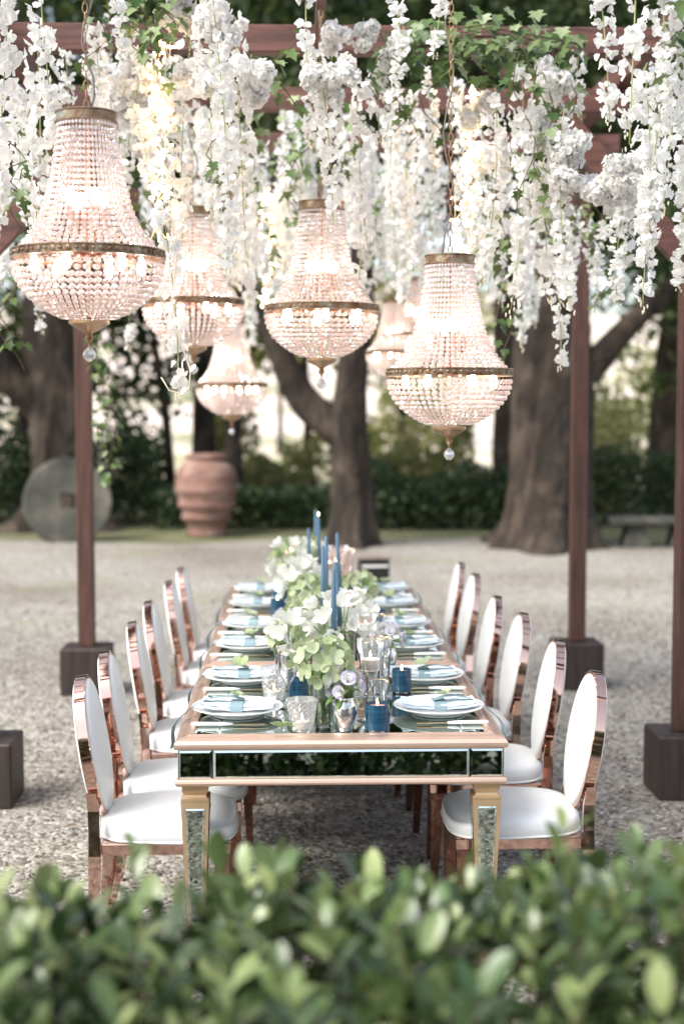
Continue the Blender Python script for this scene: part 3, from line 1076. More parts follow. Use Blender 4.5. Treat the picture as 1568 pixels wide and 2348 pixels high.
# ------------------------------------------------------------------ wisteria, blossom clusters, ivy, fairy lights
PV, PF = np.array([(0, 0, 0), (.32, .3, .12), (.40, .72, .05), (0, 1.0, -.12), (-.40, .72, .05), (-.32, .3, .12)], float), np.array([(0, 1, 2, 3), (0, 3, 4, 5)])


def blossoms(P, D, rng_size, npet=3):
    """Blossoms at P opening along D: a few cupped petals each."""
    n = len(P)
    Vs, Fs, off = [], [], 0
    for k in range(npet):
        a = RNG.uniform(0, 2 * PI, n)
        rnd = RNG.normal(size=(n, 3))
        t1 = np.cross(D, rnd)
        t1 /= np.linalg.norm(t1, axis=1)[:, None]
        Y = t1 * .85 + D * RNG.uniform(.25, .8, n)[:, None]
        Mx = frame(Y, D) * RNG.uniform(rng_size[0], rng_size[1], n)[:, None, None]
        V, F = scatter(PV, PF, Mx, P)
        Vs.append(V)
        Fs.append(F + off)
        off += len(V)
    return np.concatenate(Vs), np.concatenate(Fs)


def raceme_meshes(L, r, loose=0.0, dens=185, curve=.05):
    """A hanging raceme, top at the origin: stem, blossoms and the pale buds at its tip."""
    ph = random.uniform(0, 6)
    path = lambda t: np.stack([curve * np.sin(t * 2.2 + ph) - curve * math.sin(ph), curve * .7 * np.sin(t * 1.7 + ph * 2) - curve * .7 * math.sin(ph * 2), -t * L], 1)
    n = int(dens * L * (r / .045))
    t = RNG.random(n) ** 1.08 * .97
    keep = RNG.random(n) < .72 + .28 * np.sin(t * L * 21 + ph) * np.sin(t * L * 9 + 2 * ph)
    t = t[keep]
    n = len(t)
    a = RNG.uniform(0, 2 * PI, n)
    taper = np.where(t < .12, .55 + t * 3.7, 1.0) * np.clip(1.15 - .80 * t ** 1.8, .22, 1) * (1 + .16 * np.sin(t * L * 26 + ph))
    rad = r * taper * RNG.uniform(.45, 1.0, n)
    D = np.stack([np.cos(a), np.sin(a), RNG.uniform(-.7, .35, n)], 1)
    D /= np.linalg.norm(D, axis=1)[:, None]
    P = path(t) + D * rad[:, None]
    V, F = blossoms(P, D, (.022, .043))
    me_b = arr_mesh('blossom', V, F, M['petal'])
    tt = np.linspace(0, 1.0, 12)
    st = MB()
    st.tube([tuple(p) for p in path(tt)], [.0025] * 11 + [.001], 5)
    for k in range(7):
        q = path(np.array([.95 + .012 * k]))[0]
        dx, dy = random.uniform(-.018, .018), random.uniform(-.018, .018)
        st.lathe([(0.0005, 0), (.0035, -.006), (.0032, -.014), (.0, -.02)], 5, 1, Matrix.Translation((q[0] + dx, q[1] + dy, q[2])), caps=False)
    me_s = st.mesh('wisteria_raceme', [M['calyx'], M['bud']])
    return me_s, me_b, L


KINDW = {'long': 'long', 'mid': 'medium', 'short': 'short', 'thin': 'thin', 'fat': 'thick'}
random.seed(33)
RNG = np.random.default_rng(33)
RAC = {k: [raceme_meshes(L, r, curve=c) for _ in range(nv)] for k, L, r, c, nv in
       (('long', .95, .039, .05, 5), ('mid', .68, .037, .04, 5), ('short', .42, .036, .025, 3), ('thin', .62, .024, .05, 4), ('fat', .72, .056, .04, 3))}
G_RAC = {}


def raceme(kind, p, label, length=None, tilt=.06):
    me_s, me_b, L = random.choice(RAC[kind])
    s = 1.0 if length is None else length / L
    o = link('wisteria_raceme', me_s, None, p, (random.uniform(-tilt, tilt), random.uniform(-tilt, tilt), random.uniform(0, 6.28)))
    o.scale = (min(1.15, max(.8, s ** .5)), min(1.15, max(.8, s ** .5)), s)
    c = link('blossom', me_b, o)
    c['kind'] = 'stuff'
    tag(o, label, 'wisteria', 'white wisteria racemes hanging from the pergola')
    return o


LATER = []


def px_raceme(kind, u, v0, v1, y, label, **kw):
    a, b_ = at(u, v0, y), at(u, v1, y)
    LATER.append((raceme(kind, (a.x, a.y, a.z), label, a.z - b_.z, **kw), u, KINDW[kind], label, 'white raceme'))


L_FL = 'white wisteria raceme left of the biggest chandelier'
L_CL = 'white wisteria raceme in the curtain beside the biggest chandelier'
L_MID = 'white wisteria raceme hanging near the middle chandelier'
L_RC = 'white wisteria raceme in the curtain above the rightmost chandelier'
L_FR = 'white wisteria raceme before the near right post'
L_TOP = 'white wisteria raceme before the right beam ends'
# (kind, u, v top, v bottom, depth)
for k, u, v0, v1, y in [('long', 20, -160, 540, 4.9), ('long', 95, -260, 310, 4.6), ('mid', 84, 60, 500, 5.2), ('mid', 40, 230, 530, 5.5), ('mid', -10, 0, 480, 4.8), ('short', 62, 180, 470, 5.6),
                        ('thin', 102, 560, 760, 6.6), ('short', 15, 420, 640, 6.8)]:
    px_raceme(k, u, v0, v1, y, L_FL)
for k, u, v0, v1, y in [('mid', 215, 60, 300, 5.6), ('mid', 250, 40, 270, 6.4), ('fat', 300, 60, 420, 5.7), ('mid', 330, 120, 470, 6.0), ('long', 365, 60, 520, 6.6), 
                        ('long', 450, 0, 560, 5.8), ('fat', 490, 0, 500, 5.3), ('long', 505, 120, 640, 5.2), ('long', 540, 40, 590, 5.6), ('mid', 560, 300, 690, 6.2),
                        ('mid', 600, 330, 640, 7.0), ('long', 470, 240, 740, 6.9), ('mid', 520, 360, 720, 7.4), ('thin', 375, 480, 905, 5.0),
                        ('mid', 395, 150, 470, 7.2), ('mid', 285, 200, 480, 7.6), ('short', 345, 380, 600, 7.8), ('mid', 585, 420, 760, 8.0), ('thin', 300, 620, 800, 7.4), ('mid', 430, 300, 560, 7.9),
                        ('mid', 655, 250, 560, 7.6), ('long', 480, -100, 420, 4.9), ('mid', 560, 500, 800, 8.6)]:
    px_raceme(k, u, v0, v1, y, L_CL)
for k, u, v0, v1, y in [('mid', 735, 150, 500, 5.3), ('mid', 832, 190, 560, 5.5), ('thin', 820, 420, 690, 5.9), ('short', 712, 120, 330, 5.6), ('short', 860, 150, 330, 5.8), ('mid', 690, 330, 620, 7.6),
                        ('mid', 880, 380, 660, 7.9), ('mid', 800, 330, 560, 7.4), ('short', 760, 60, 290, 5.7), ('mid', 925, 400, 650, 7.6), ('thin', 845, 560, 740, 8.4), ('mid', 780, 440, 640, 8.6), ('mid', 650, 480, 700, 8.7)]:
    px_raceme(k, u, v0, v1, y, L_MID)
for k, u, v0, v1, y in [('mid', 940, 200, 520, 6.2), ('long', 965, 260, 700, 6.8), ('mid', 935, 330, 600, 7.0), ('long', 1045, 180, 560, 6.9), ('mid', 1080, 240, 580, 6.4),
                        ('long', 1135, 200, 650, 5.6), ('long', 1195, 160, 715, 5.5), ('long', 1235, 200, 690, 5.6), 
                        ('long', 1262, 300, 700, 5.5), ('long', 1292, 250, 715, 5.4), ('thin', 1268, 560, 840, 5.6), ('fat', 1265, 210, 520, 5.8), ('mid', 1160, 380, 690, 6.6),
                        ('mid', 1120, 400, 660, 7.2), ('long', 1180, 330, 790, 7.0), ('mid', 1215, 420, 720, 7.5), ('mid', 1320, 470, 680, 6.9), ('mid', 1085, 430, 680, 8.0), ('mid', 1015, 380, 620, 7.8),
                        ('mid', 960, 480, 700, 8.2), ('thin', 1345, 500, 690, 6.6), ('mid', 1245, 480, 740, 8.0)]:
    px_raceme(k, u, v0, v1, y, L_RC)
for k, u, v0, v1, y in [('mid', 1430, 470, 690, 5.3), ('mid', 1490, 320, 700, 5.0), ('mid', 1478, 160, 520, 4.8), ('mid', 1520, 180, 560, 4.7), ('mid', 1550, 120, 560, 4.8), ('long', 1560, -60, 480, 4.5),
                        ('thin', 1395, 480, 650, 6.2), ('mid', 1500, 230, 540, 5.2), ('short', 1455, 380, 600, 5.5), ('mid', 1570, 380, 660, 5.2)]:
    px_raceme(k, u, v0, v1, y, L_FR)
for k, u, v0, v1, y in [('long', 1355, -250, 275, 4.5), ('long', 1465, -290, 330, 4.35), ('long', 1548, -220, 210, 4.4)]:
    px_raceme(k, u, v0, v1, y, L_TOP)


random.seed(21)
for k in range(34):
    u = random.uniform(640, 1010)
    v0 = random.uniform(230, 420)
    px_raceme(random.choice(['thin', 'thin', 'mid', 'short']), u, v0, v0 + random.uniform(150, 270), random.uniform(7.4, 8.9), 'white wisteria raceme far back over the table end')
for k in range(16):
    u = random.uniform(230, 640)
    v0 = random.uniform(280, 470)
    px_raceme(random.choice(['thin', 'mid', 'short']), u, v0, v0 + random.uniform(150, 260), random.uniform(7.4, 8.9), 'white wisteria raceme far back above the terracotta jar')
for k, u, v0, v1, y in [('thin', 700, -160, 150, 4.6), ('thin', 880, -120, 120, 4.7), ('thin', 925, 60, 330, 5.4), ('thin', 905, 200, 470, 6.2), ('thin', 975, 150, 400, 6.0), 
                        ('thin', 150, 120, 330, 6.0), ('thin', 230, -150, 120, 4.9), ('thin', 1010, -60, 130, 5.0), ('thin', 1325, 130, 380, 5.6)]:
    px_raceme(k, u, v0, v1, y, 'white wisteria raceme hanging alone before the first beam')


def cluster_mesh(r, n=300):
    d = RNG.normal(size=(n, 3))
    d /= np.linalg.norm(d, axis=1)[:, None]
    lobes = RNG.normal(0, .55, (6, 3)) * r * np.array([1.15, .9, .9])
    which = RNG.integers(0, 6, n)
    P = lobes[which] + d * (r * .62) * RNG.uniform(.4, 1.0, n)[:, None]
    V, F = blossoms(P, d, (.022, .040))
    return arr_mesh('blossom', V, F, M['petal'])


CLU = [cluster_mesh(.085) for _ in range(7)]


def cluster(u, v, y, label, s=1.0):
    p = at(u, v, y)
    o = link('blossom_cluster', MB().tube([(0, 0, .14), (.01, 0, .05), (0, 0, 0)], .003, 5).mesh('blossom_cluster', M['calyx']), None, p, (random.uniform(-.4, .4), random.uniform(-.4, .4), random.uniform(0, 6)))
    o.scale = (s,) * 3
    c = link('blossom', random.choice(CLU), o)
    c['kind'] = 'stuff'
    tag(o, label, 'blossom', 'round white blossom clusters on the pergola')
    LATER.append((o, u, 'upper' if v < 200 else 'lower', label, 'white blossom ball'))


for u, v, y, s_ in [(575, 190, 5.2, .8), (500, 60, 5.2, .8), (420, 30, 5.5, .8), (330, 170, 5.7, .8), (300, 240, 5.8, .85), (372, 270, 5.7, .8), (250, 190, 6.2, .8), (455, 180, 5.4, .8), (340, 340, 6.0, .8)]:
    cluster(u, v, y, 'round white blossom cluster in the curtain beside the biggest chandelier', s_)
for u, v, y, s_ in [(760, 90, 5.5, .55), (835, 85, 5.5, .5), (735, 170, 5.3, .55), (800, 165, 5.3, .55), (900, 130, 5.6, .5), (760, 215, 5.4, .65)]:
    cluster(u, v, y, 'round white blossom cluster on the beam above the middle chandelier', s_)
for u, v, y, s_ in [(1090, 260, 5.9, .7), (1278, 180, 5.5, .6), (1240, 320, 5.6, .7), (1305, 350, 5.4, .7), (1290, 425, 5.4, .65), (1110, 370, 6.2, .8)]:
    cluster(u, v, y, 'round white blossom cluster in the curtain under the ivy mound', s_)
for u, v, y, s_ in [(1370, 425, 5.3, .6), (1420, 395, 5.2, .6), (1425, 460, 5.4, .65), (1355, 440, 5.5, .6)]:
    cluster(u, v, y, 'round white blossom cluster on the spray before the right brace', s_)

# ivy
IV = [(0, 0), (.22, -.10), (.50, .02), (.33, .26), (.62, .50), (.27, .55), (0, 1.0), (-.27, .55), (-.62, .50), (-.33, .26), (-.50, .02), (-.22, -.10)]


def ivy_leaf_mesh(k):
    v = [(0, .35, -.05 - .03 * k)] + [(x, y, .05 * abs(x) - .16 * max(0, y - .5) - .05 * k * x) for x, y in IV]
    f = [(0, i + 1, (i + 1) % 12 + 1) for i in range(12)]
    return arr_mesh('leaf', np.array(v), np.array(f), M['ivy'])


IVY = [ivy_leaf_mesh(k) for k in range(3)]


def ivy_leaf(parent, p, out, s):
    Mx = frame(np.array([[out[0] * .6 + random.uniform(-.3, .3), out[1] * .6 + random.uniform(-.3, .3), -1 + random.uniform(-.1, .6)]]), np.array([[out[0], out[1] - .25, .45]]))[0]
    e = Matrix(Mx.tolist()).to_euler()
    link('leaf', random.choice(IVY), parent, p, e, s)


def ivy_vine(u, v0, v1, y, label, sway=.05, dens=26, size=(.032, .055), du=0):
    a, b_ = at(u, v0, y), at(u + du, v1, y)
    L = (a - b_).length
    root = empty('ivy_vine', a)
    nn = max(6, int(L / .06))
    ph = random.uniform(0, 6)
    pts = []
    for k in range(nn + 1):
        t = k / nn
        q = (b_ - a) * t + Vector((sway * math.sin(t * 7 + ph) * min(1, t * 4), sway * math.cos(t * 5 + ph) * min(1, t * 4), 0))
        pts.append(q)
    MB().tube(pts, .0022, 5).obj('stem', M['ivy_stem'], root)
    for k in range(int(L * dens)):
        t = random.random()
        i = min(int(t * nn), nn - 1)
        q = pts[i].lerp(pts[i + 1], t * nn - i)
        an = random.uniform(0, 6.28)
        o_ = (math.cos(an), math.sin(an))
        ivy_leaf(root, q + Vector((o_[0] * .025, o_[1] * .025, random.uniform(-.01, .01))), o_, random.uniform(*size))
    tag(root, label, 'ivy', 'ivy vines trailing from the pergola')
    LATER.append((root, (u * 2 + du) / 2, 'long' if v1 - v0 > 200 else 'short', label, 'ivy vine'))


for u, v0, v1, y, du in [(1190, 120, 480, 5.4, 20), (1230, 150, 420, 5.4, 20), (1260, 160, 560, 5.5, 10), (1290, 90, 330, 5.5, 15), (1170, 300, 640, 6.0, -20), (1130, 380, 840, 6.3, 30), (1150, 480, 830, 6.4, 10), (1105, 430, 640, 6.6, 0),
                         (1310, 330, 520, 5.7, 20)]:
    ivy_vine(u, v0, v1, y, 'ivy vine trailing from the ivy mound', du=du)
for u, v0, v1, y, du in [(1370, 560, 720, 6.3, 10), (1385, 480, 690, 6.4, -10), (1350, 400, 540, 6.3, 20), (1330, 430, 560, 6.5, 0)]:
    ivy_vine(u, v0, v1, y, 'ivy vine hanging beside the slim right post', du=du)
for u, v0, v1, y, du in [(1555, -60, 110, 4.4, -20), (1530, 20, 160, 4.5, -20), (1565, 60, 260, 4.6, 0)]:
    ivy_vine(u, v0, v1, y, 'ivy vine in the upper right corner', du=du, size=(.05, .075))
for u, v0, v1, y, du in [(290, -40, 140, 5.4, 30), (330, -60, 110, 5.4, 20), (380, -40, 180, 5.4, -20), (430, 20, 160, 5.5, 0), (310, -30, 90, 5.6, 0), (365, 0, 130, 5.3, 10), (270, -40, 80, 5.5, 30)]:
    ivy_vine(u, v0, v1, y, 'ivy vine spilling over the first beam near the top edge', du=du, size=(.04, .065), dens=44)
for u, v0, v1, y, du in [(295, 220, 500, 6.0, -10), (315, 300, 560, 6.1, 20), (385, 250, 470, 6.3, 0), (410, 330, 520, 6.5, -20), (545, 240, 420, 6.0, 20), (600, 250, 380, 6.6, 30), (650, 260, 470, 7.0, 10), (690, 280, 520, 7.2, -10),
                         (720, 260, 440, 7.4, 0), (560, 330, 600, 7.6, 10), (600, 480, 700, 8.0, 0), (510, 540, 640, 7.6, 0), (640, 330, 560, 8.2, 10), (770, 330, 500, 7.8, 0), (870, 300, 560, 7.6, 10), (915, 360, 620, 7.8, 10),
                         (860, 480, 640, 8.4, -10), (580, 400, 560, 8.6, 0)]:
    ivy_vine(u, v0, v1, y, 'ivy vine behind the middle chandelier', du=du)
for k in range(16):
    u = random.uniform(250, 1000)
    v0 = random.uniform(200, 430)
    ivy_vine(u, v0, v0 + random.uniform(120, 280), random.uniform(6.4, 8.9), 'ivy vine woven through the far racemes', du=random.uniform(-25, 25), dens=34)
for u, v0, v1, y, du in [(70, 250, 420, 5.4, 10), (20, 280, 470, 5.3, 0), (215, 30, 200, 5.6, 0), (500, 240, 420, 5.2, 10), (660, 60, 240, 5.4, -10), (690, 200, 400, 6.2, 0), (800, 230, 420, 5.9, 10), (860, 60, 260, 5.6, 10), (1450, 420, 560, 5.4, 10), (1500, 150, 330, 5.0, 0)]:
    ivy_vine(u, v0, v1, y, 'ivy vine in front among the white racemes', du=du, dens=38, size=(.036, .06))
for u, v0, v1, y, du in [(22, 620, 850, 6.3, 5), (30, 330, 440, 5.2, 0), (45, 340, 560, 5.8, 20), (15, 660, 800, 6.5, 10)]:
    ivy_vine(u, v0, v1, y, 'ivy vine hanging at the far left edge', du=du)
for u, v0, v1, y, du in [(215, 730, 1110, 8.4, 45), (232, 760, 1080, 8.5, 20), (225, 820, 1000, 8.4, 20)]:
    ivy_vine(u, v0, v1, y, 'ivy vine trailing down beside the left rear post', du=du, dens=34)
for u, v0, v1, y, du in [(900, 130, 300, 5.8, 10), (940, 180, 330, 5.8, -10), (880, 90, 210, 5.9, 20), (985, 150, 320, 5.7, 10)]:
    ivy_vine(u, v0, v1, y, 'ivy vine on the beam left of the ivy mound', du=du)
# the thick ivy mound over the beam
c0 = at(1120, 110, 5.75)
mound = empty('ivy_mound', c0)
for k in range(290):
    u = random.uniform(-.42, .36)
    h = .16 * (1 - (u / .46) ** 2) + .03
    p = Vector((u, random.uniform(-.10, .12), random.uniform(-.17, .0) * (1 if abs(u) < .3 else .6) + h * random.uniform(.1, .9)))
    an = random.uniform(0, 6.28)
    ivy_leaf(mound, p, (math.cos(an) * .8, -abs(math.sin(an))), random.uniform(.042, .07))
st = MB()
for k in range(7):
    st.tube([(-.42, random.uniform(-.05, .05), random.uniform(-.05, .03)), (0, random.uniform(-.08, .08), random.uniform(0, .1)), (.36, random.uniform(-.05, .05), random.uniform(-.05, .03))], .003, 5)
st.obj('stem', M['ivy_stem'], mound)
tag(mound, 'thick mound of pale green ivy heaped over the first beam', 'ivy')


def fairy(u, v0, v1, y, label, spread=20, nb=22):
    a = at(u, v0, y)
    root = empty('fairy_lights', a)
    pts = []
    nn = 16
    for k in range(nn + 1):
        t = k / nn
        q = at(u + random.uniform(-spread, spread) * min(1, t * 3 + .2), v0 + (v1 - v0) * t, y + random.uniform(-.04, .04)) - a
        pts.append(q)
    MB().tube(pts, .0026, 5).obj('wire', M['wire'], root, True)
    bl = MB()
    for k in range(nb):
        i = random.randrange(nn)
        q = pts[i].lerp(pts[i + 1], random.random())
        dr = Vector((random.uniform(-1, 1), random.uniform(-1, 1), random.uniform(-1, .4))).normalized()
        bl.tube([q + dr * .004, q + dr * .012, q + dr * .022, q + dr * .026], [.003, .0055, .0045, .001], 6)
    o = bl.obj('bulb', M['fairy'], root, True)
    o['kind'] = 'stuff'
    tag(root, label, 'string lights', 'warm fairy light strings hanging from the pergola')
    LATER.append((root, u, 'warm', label, 'fairy light string'))


for k in range(7):
    fairy(376 + random.uniform(-22, 22), 90, random.uniform(430, 620), 5.55 + random.uniform(-.1, .1), 'warm fairy light string beside the biggest chandelier')
for k in range(5):
    fairy(598 + random.uniform(-25, 25), 430, random.uniform(640, 720), 7.6 + random.uniform(-.2, .2), 'warm fairy light string beside the middle chandelier', 16)
for k in range(6):
    fairy(1070 + random.uniform(-22, 22), 200, random.uniform(520, 640), 6.0 + random.uniform(-.1, .1), 'warm fairy light string behind the bare chandelier chain', 20)
for k in range(2):
    fairy(925 + k * 12, 480, 700, 8.3, 'warm fairy light string in front of the far chandeliers', 16, 8)
# the loose end that loops below the raceme
root = empty('fairy_lights', at(398, 500, 5.0))
pts = [at(u, v, 5.0) - root.location for u, v in [(398, 500), (405, 600), (395, 680), (400, 740), (420, 800), (437, 850), (434, 890), (415, 903), (388, 895), (370, 865)]]
MB().tube(pts, .0026, 6).obj('wire', M['wire'], root, True)
bl = MB()
for i in (2, 3, 5, 7):
    bl.tube([pts[i], pts[i] + Vector((.01, 0, .012)), pts[i] + Vector((.016, 0, .02))], [.003, .006, .002], 6)
o = bl.obj('bulb', M['fairy'], root, True)
o['kind'] = 'stuff'
tag(root, 'loose fairy light wire looping below the trailing raceme', 'string lights')

# ------------------------------------------------------------------ tables
TX, TW, TL, TZ = .141, 1.046, 1.262, .765        # centre x, width, length, height
Y0 = 4.37


def panel(mb_, x0, x1, y0, y1, mat4, bev=.007, d=.0022):
    """A bevelled mirror pane lying in local xy, face up at z=0."""
    vs = [(x0, y0, -.005), (x1, y0, -.005), (x1, y1, -.005), (x0, y1, -.005), (x0, y0, -d), (x1, y0, -d), (x1, y1, -d), (x0, y1, -d),
          (x0 + bev, y0 + bev, 0), (x1 - bev, y0 + bev, 0), (x1 - bev, y1 - bev, 0), (x0 + bev, y1 - bev, 0)]
    mb_.add(vs, [(8, 9, 10, 11)], 0, mat4)
    mb_.add(vs, [(0, 1, 5, 4), (1, 2, 6, 5), (2, 3, 7, 6), (3, 0, 4, 7), (4, 5, 9, 8), (5, 6, 10, 9), (6, 7, 11, 10), (7, 4, 8, 11), (3, 2, 1, 0)], 1, mat4)
    return mb_


def mould(mb_, X, Y, prof, z):
    """A mitred moulding round the rectangle +-X, +-Y; prof = [(outward, up)]"""
    vs, fs = [], []
    n = len(prof)
    for sx, sy in ((-1, -1), (1, -1), (1, 1), (-1, 1)):
        for o_, u in prof:
            vs.append((sx * (X + o_), sy * (Y + o_), z + u))
    for c in range(4):
        d = (c + 1) % 4
        for i in range(n):
            j = (i + 1) % n
            fs.append((c * n + i, d * n + i, d * n + j, c * n + j))
    mb_.add(vs, fs)
    return mb_


def make_table(label):
    root = empty('mirrored_table', (TX, Y0 + TL / 2, 0))
    hx, hy = TW / 2, TL / 2
    mould(MB(), hx, hy, [(-.060, -.004), (-.056, .002), (-.046, .004), (-.036, -.001), (-.022, -.003), (-.008, -.010), (-.001, -.020), (0, -.028), (-.004, -.036), (-.014, -.039), (-.060, -.039)], TZ).obj('top_moulding', M['champagne'], root)
    ix, iy = hx - .060, hy - .060
    t = Matrix.Translation((0, 0, TZ - .001))
    sw = .075
    MB().box(-ix, ix, -iy, iy, TZ - .036, TZ - .0075).obj('core_board', M['hole'], root)
    for (x0, x1, y0, y1) in [(-ix, -ix + sw, -iy, -.001), (-ix, -ix + sw, .001, iy), (ix - sw, ix, -iy, -.001), (ix - sw, ix, .001, iy), (-ix + sw + .001, ix - sw - .001, -iy, -.001), (-ix + sw + .001, ix - sw - .001, .001, iy)]:
        panel(MB(), x0, x1, y0, y1, t).obj('mirror_pane', [M['mirror'], M['bevel']], root)
    ax, ay, z0, z1 = hx - .012, hy - .012, TZ - .131, TZ - .040
    MB().box(-ax + .008, ax - .008, -ay + .008, ay - .008, z0, z1 - .001).obj('apron_frame', M['hole'], root)
    cw = .107
    for face in range(4):
        half, out = (ax, ay) if face % 2 == 0 else (ay, ax)
        base = Matrix.Rotation(face * PI / 2, 4, 'Z') @ Matrix.Translation((0, -out, 0)) @ Matrix.Rotation(PI / 2, 4, 'X')
        for (x0, x1) in ((-half, -half + cw), (-half + cw + .003, half - cw - .003), (half - cw, half)):
            panel(MB(), x0, x1, z0, z1, base, .008, .003).obj('apron_mirror', [M['mirror'], M['bevel']], root)
    mould(MB(), ax, ay, [(-.02, .006), (.002, .006), (.007, .001), (.009, -.006), (.006, -.012), (0, -.015), (-.02, -.015)], z0 - .007).obj('lower_moulding', M['champagne'], root)
    lc = .052
    for sx in (-1, 1):
        for sy in (-1, 1):
            lx, ly = sx * (ax - lc), sy * (ay - lc)
            g = MB()
            m4 = Matrix.Translation((lx, ly, 0)) @ Matrix.Rotation(PI / 4, 4, 'Z')
            k = math.sqrt(2)
            zt = z0 - .022
            g.lathe([(.057 * k, zt + .007), (.056 * k, zt - .001), (.041 * k, zt - .002), (.041 * k, zt - .020), (.036 * k, zt - .028), (.034 * k, zt - .034), (.036 * k, zt - .040), (.044 * k, zt - .044), (.044 * k, zt - .052)], 4, mat=m4)
            g.lathe([(.026 * k, .0), (.026 * k, .03), (.022 * k, .035), (.0445 * k, zt - .053)], 4, mat=m4)
            leg = g.obj('leg', M['gilt_leg'], root)
            for face in range(4):
                zt2, zb = zt - .075, .08
                w1, w0 = .030, .015
                o1, o0 = .0445 - .0225 * (.022 / (zt - .088)) + .0012, .0235 + .0225 * (.045 / (zt - .088)) + .0012
                vs = [(-w0, -o0, zb), (w0, -o0, zb), (w1, -o1, zt2), (-w1, -o1, zt2), (-w0 + .004, -o0 - .0015, zb + .005), (w0 - .004, -o0 - .0015, zb + .005), (w1 - .005, -o1 - .0015, zt2 - .005), (-w1 + .005, -o1 - .0015, zt2 - .005)]
                m_ = MB()
                mm = Matrix.Translation((lx, ly, 0)) @ Matrix.Rotation(face * PI / 2, 4, 'Z')
                m_.add(vs, [(4, 5, 6, 7)], 0, mm)
                m_.add(vs, [(0, 1, 5, 4), (1, 2, 6, 5), (2, 3, 7, 6), (3, 0, 4, 7)], 1, mm)
                m_.obj('leg_mirror', [M['mirror'], M['bevel']], leg)
    tag(root, label, 'table', 'mirrored tables joined end to end')
    return root


t1 = make_table('nearest mirrored table, whose front apron reflects the hedge')
dup(t1, (TX, Y0 + 1.5 * TL + .006, 0), 0, 'middle one of the three joined mirrored tables')
dup(t1, (TX, Y0 + 2.5 * TL + .012, 0), 0, 'far end mirrored table of the joined row')

